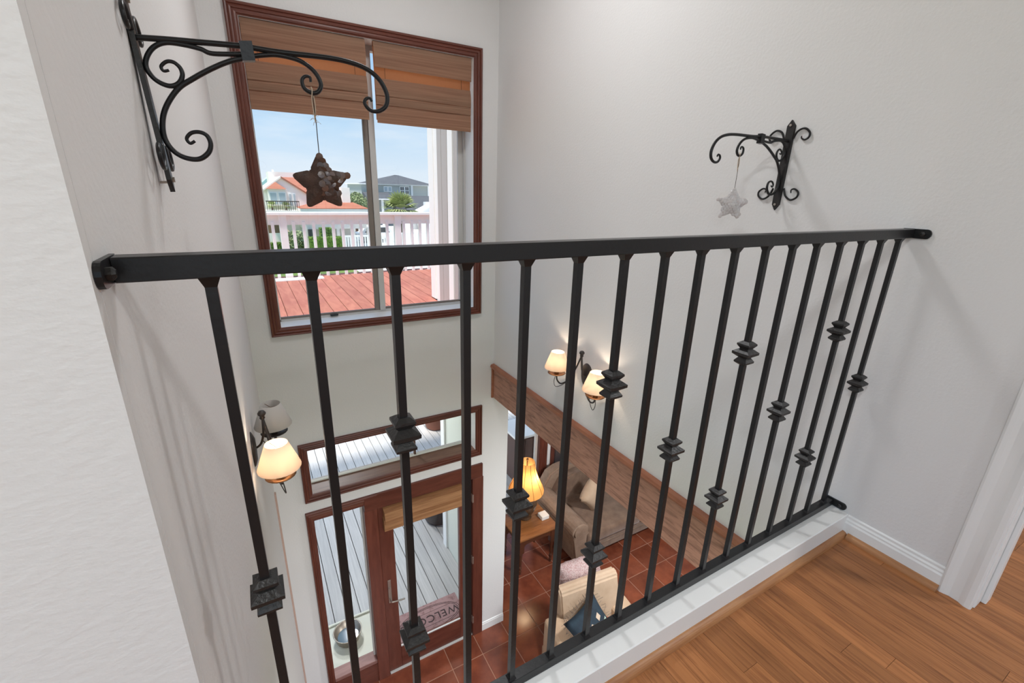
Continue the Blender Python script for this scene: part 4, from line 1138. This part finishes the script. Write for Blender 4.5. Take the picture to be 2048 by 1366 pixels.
for k in range(5):
    obj('pillar', bbox(4.5 + k * 1.3, 4.75 + k * 1.3, 42.3, 42.6, GZ, -2.42), 'stucco_shade', t)
obj('chimney', bbox(8.03, 8.72, 43.6, 44.4, -0.6, 1.02), 'stucco', t)
bm = B(); ap = bm.verts.new((2.91, 44.8, 1.33)); q = [bm.verts.new(p) for p in ((2.15, 43.9, 0.76), (3.65, 43.9, 0.76), (3.65, 45.0, 0.76), (2.15, 45.0, 0.76))]
bm.faces.new(q)
for k in range(4): bm.faces.new((q[k], q[(k + 1) % 4], ap))
obj('bay_roof', bm, 'roof_orange', t)
obj('bay_wall', bbox(2.22, 3.58, 44.1, 45.0, -0.6, 0.76), 'stucco', t)
window(t, 2.36, 2.82, -0.45, 0.44, 44.1); window(t, 3.03, 3.50, -0.45, 0.44, 44.1)
window(t, 3.87, 4.03, -0.6, 0.36, 45.0); window(t, 4.19, 4.35, -0.6, 0.36, 45.0)
bal = obj('balcony', bbox(1.8, 4.4, 42.6, 44.1, -1.05, -0.92), 'stucco', t)
obj('balcony_rail', bbox(1.9, 4.4, 42.62, 42.70, -0.22, -0.15), 'dark_rail', bal)
for k in range(16):
    obj('balcony_baluster', bbox(1.95 + k * 0.16, 1.985 + k * 0.16, 42.63, 42.68, -0.92, -0.2), 'dark_rail', bal)
obj('balcony_screen', bbox(1.3, 2.85, 43.6, 43.9, -2.8, -1.9), 'brown_panel', t)
obj('lower_band', bbox(1.2, 2.8, 43.6, 44.2, -3.48, -2.8), 'stucco', t)
bm = B(); tube(bm, [(3.0, 41.4, -2.2), (4.3, 40.0, GZ)], 0.09, 4); obj('stair_stringer', bm, 'tan_board', t)
obj('gate', bbox(4.78, 5.28, 42.2, 42.32, -3.3, -2.42), 'dark_glass', t)

t = thing('teal_house', 'pale teal gabled house at the left edge of the view', 'house', (2.2, 62, GZ))
obj('wall', bbox(1.0, 3.4, 60, 66, GZ, 0.9), 'teal_paint', t)
bm = B(); prism(bm, [(2.0, 0.85), (3.3, 1.95), (4.6, 0.85)], 'y', 60, 66); obj('gable_roof', bm, 'teal_paint', t)

# grey house
t = thing('grey_house', 'grey two-storey house with slate hip roof beyond the deck', 'house', (22, 72, GZ))
obj('wall', bbox(15.5, 22.95, 70, 80, GZ, 1.48), 'grey_siding', t)
obj('side_wing', bbox(22.95, 25.6, 70.3, 80, GZ, 1.5), 'pale_siding', t)
obj('corner_board', bbox(22.82, 23.1, 69.9, 70.1, -0.05, 1.5), 'ext_white', t)
obj('eave', bbox(15.2, 26.4, 69.7, 80.2, 1.45, 1.60), 'ext_white', t)
bm = B()
q = [bm.verts.new(p) for p in ((16.9, 69.6, 1.60), (26.5, 69.6, 1.60), (26.5, 80.3, 1.60), (16.9, 80.3, 1.60))]
r0, r1 = bm.verts.new((21.6, 74.0, 3.0)), bm.verts.new((22.6, 75.5, 3.0))
bm.faces.new((q[0], q[1], r1, r0)); bm.faces.new((q[1], q[2], r1)); bm.faces.new((q[2], q[3], r0, r1)); bm.faces.new((q[3], q[0], r0)); bm.faces.new(q)
obj('hip_roof', bm, 'roof_slate', t)
window(t, 18.8, 19.2, 0.58, 1.18, 70.0, fr=0.1); window(t, 19.42, 19.8, 0.58, 1.18, 70.0, fr=0.1)
window(t, 21.2, 21.7, 0.22, 1.24, 70.0, 'dark_glass', True, 0.1); window(t, 21.95, 22.42, 0.22, 1.24, 70.0, 'dark_glass', True, 0.1)
for xx in (25.75, 26.25):
    obj('porch_post', bbox(xx, xx + 0.08, 69.9, 70.0, -0.1, 1.48), 'dark_rail', t)
bm = B(); prism(bm, [(66.0, -0.40), (69.5, 0.42), (70.0, -0.40)], 'x', 15.5, 19.2); obj('porch_roof', bm, 'roof_slate', t)
obj('porch_fascia', bbox(15.5, 19.2, 65.95, 66.1, -0.55, -0.40), 'ext_white', t)
obj('porch_column', bbox(17.3, 17.6, 66.2, 66.4, GZ, -0.5), 'ext_white', t)
t = thing('slate_roof_house', 'low house with a broad slate roof in front of the grey house', 'house', (22, 62, GZ))
bm = B(); prism(bm, [(60.5, -1.95), (64.5, 0.10), (68.0, -1.9)], 'x', 19.3, 26.0); obj('slate_roof', bm, 'roof_slate', t)
obj('wall', bbox(19.4, 26.0, 61.0, 67.5, GZ, -1.95), 'ext_white', t)
obj('dormer_block', bbox(21.75, 23.2, 59.6, 61.5, -1.7, -0.62), 'ext_white', t)
t = thing('white_gable_shed', 'white gabled shed at the right edge of the window view', 'shed', (22.5, 58, GZ))
bm = B(); prism(bm, [(20.3, -1.78), (23.0, -0.45), (25.7, -1.78), (25.4, GZ), (20.6, GZ)], 'y', 58, 60.5); obj('gable_wall', bm, 'ext_white', t)
bm = B(); prism(bm, [(20.1, -1.84), (23.0, -0.40), (23.0, -0.28), (20.0, -1.75)], 'y', 57.8, 60.5); obj('roof_edge', bm, 'ext_white', t)

def leaf_mass(bm, c, rx, ry, rz, n, size, rg, seed=None):
    for k in range(n):
        d = Vector((rg.gauss(0, 1), rg.gauss(0, 1), rg.gauss(0, 1))).normalized() * rg.uniform(0.55, 1.0)
        p = Vector(c) + Vector((d.x * rx, d.y * ry, d.z * rz))
        a = Vector((rg.uniform(-1, 1), rg.uniform(-1, 1), rg.uniform(-1, 1))).normalized() * size
        b = a.cross(Vector((rg.uniform(-1, 1), rg.uniform(-1, 1), rg.uniform(-1, 1)))).normalized() * size * 0.5
        bm.faces.new([bm.verts.new(p - a), bm.verts.new(p + b), bm.verts.new(p + a), bm.verts.new(p - b)])

def palm(label, x, y, zc, r, zground, nfr=34, seed=1, name='palm_tree'):
    rg = random.Random(seed)
    t = thing(name, label, 'palm', (x, y, zground), group='palms')
    bm = B(); tube(bm, [(x, y, zground), (x + 0.03 * r, y, (zground + zc) / 2), (x, y, zc)], 0.10 * r + 0.02, 8); obj('trunk', bm, 'trunk', t)
    bm = B()
    for k in range(nfr):
        az = rg.uniform(0, 2 * PI); el = rg.uniform(-0.5, 1.5)
        d = Vector((math.cos(az) * math.cos(el), math.sin(az) * math.cos(el), math.sin(el)))
        up = Vector((0, 0, 1))
        side = d.cross(up).normalized() if abs(d.z) < 0.98 else Vector((1, 0, 0))
        L_ = r * rg.uniform(0.8, 1.05)
        base = Vector((x, y, zc)) + d * r * 0.25
        # fan of narrow blades
        for j in range(9):
            a = (j - 4) * 0.21
            dd = (d * math.cos(a) + side * math.sin(a)).normalized()
            nrm = dd.cross(side.cross(d)).normalized()
            tip = base + dd * L_ * (0.78 - 0.02 * abs(j - 4)) - up * (0.16 * L_)
            mid = base + dd * L_ * 0.42
            w_ = r * 0.036
            bm.faces.new([bm.verts.new(base), bm.verts.new(mid + nrm * w_), bm.verts.new(tip), bm.verts.new(mid - nrm * w_)])
    o = obj('fronds', bm, 'palm_leaf', t); o['kind'] = 'stuff'
    return t
palm('round fan palm in front of the grey house', 12.16, 40, -0.75, 1.95, GZ, 62, 2)
palm('small palm behind the balcony rail, left one', 2.35, 43.5, -0.55, 0.52, -0.92, 26, 3)
palm('small palm behind the balcony rail, right one', 3.42, 43.5, -0.60, 0.50, -0.92, 26, 4)
def tree(label, x, y, zc, rx, rz, seed):
    rg = random.Random(seed)
    t = thing('leafy_tree', label, 'tree', (x, y, GZ), group='trees between the houses')
    bm = B(); tube(bm, [(x, y, GZ), (x, y, zc)], 0.18, 8); obj('trunk', bm, 'trunk', t)
    bm = B()
    for k in range(7):
        a = rg.uniform(0, 2 * PI)
        leaf_mass(bm, (x + rx * 0.5 * math.cos(a), y + rx * 0.5 * math.sin(a), zc + rg.uniform(-0.5, 0.5) * rz), rx * 0.6, rx * 0.6, rz * 0.55, 420, 0.16, rg)
    o = obj('crown', bm, 'tree_leaf', t); o['kind'] = 'stuff'
tree('leafy green tree just right of the orange-roofed house', 12.0, 58, -0.9, 1.2, 1.3, 11)
tree('taller leafy tree beside the window mullion', 13.8, 62, -0.6, 1.5, 1.6, 12)
tree('dark green tree below the balcony at left', 3.3, 39.0, -3.0, 0.8, 0.9, 13)
def hedge(label, x0, x1, y0, y1, z1, seed):
    rg = random.Random(seed)
    bm = B(); box(bm, x0, x1, y0, y1, GZ, z1 - 0.06)
    for k in range(1500):
        p = Vector((rg.uniform(x0, x1), rg.choice((y0, y0, rg.uniform(y0, y1))), rg.uniform(GZ, z1)))
        if p.y != y0: p.z = z1 - 0.05
        a = Vector((rg.uniform(-1, 1), rg.uniform(-1, 1), rg.uniform(-1, 1))) * 0.09
        b = Vector((rg.uniform(-1, 1), rg.uniform(-1, 1), rg.uniform(-1, 1))) * 0.06
        bm.faces.new([bm.verts.new(p - a), bm.verts.new(p + b), bm.verts.new(p + a)])
    tag(obj('clipped_hedge', bm, 'hedge_leaf'), label, 'hedge', group='clipped hedges')
hedge('long low clipped green hedge on the lawn', 4.4, 6.8, 38.0, 39.0, -2.68, 1)
hedge('taller clipped hedge behind the low hedge', 5.45, 6.35, 40.0, 40.8, -2.15, 2)
hedge('dark bushes under the balcony at the left', 1.2, 2.9, 40.5, 41.3, -3.3, 3)
# white picket fences
def fence(label, x0, x1, y, z0, z1, step):
    t = thing('picket_fence', label, 'fence', ((x0 + x1) / 2, y, GZ), group='white picket fences')
    obj('top_rail', bbox(x0, x1, y - 0.03, y + 0.03, z1 - 0.12, z1), 'ext_white', t)
    obj('bottom_rail', bbox(x0, x1, y - 0.03, y + 0.03, z0, z0 + 0.1), 'ext_white', t)
    n = int((x1 - x0) / step)
    for k in range(n + 1):
        x = x0 + k * step
        obj('fence_picket', bbox(x, x + step * 0.62, y - 0.05, y - 0.03, GZ, z1 - 0.04), 'ext_white', t)
fence('white picket fence beside the clipped hedge', 6.25, 9.9, 34.0, -3.9, -2.2, 0.17)
fence('white picket fence across the paved yard on the right', 9.0, 15.0, 37.5, -3.9, -2.4, 0.22)
# white car in the yard
t = thing('parked_car', 'white parked car in the yard behind the deck railing', 'car', (11.2, 47, GZ))
bm = B(); prism(bm, [(9.6, GZ + 0.35), (9.6, GZ + 0.95), (10.1, GZ + 1.05), (10.6, GZ + 1.6), (12.6, GZ + 1.62), (13.2, GZ + 1.0), (13.4, GZ + 0.4)], 'y', 46.2, 47.9); obj('body', bm, 'ext_white', t)
bm = B(); prism(bm, [(10.35, GZ + 1.05), (10.75, GZ + 1.5), (12.4, GZ + 1.52), (12.8, GZ + 1.05)], 'y', 46.17, 46.2); obj('side_glass', bm, 'dark_glass', t)
for xx in (10.3, 12.6):
    for yy in (46.15, 47.75):
        bm = B(); lathe(bm, [(0.0, 0.0), (0.33, 0.0), (0.33, 0.2), (0.0, 0.2)], (xx, yy, GZ + 0.35), 18, axis='y'); obj('wheel', bm, 'black_plastic', t)
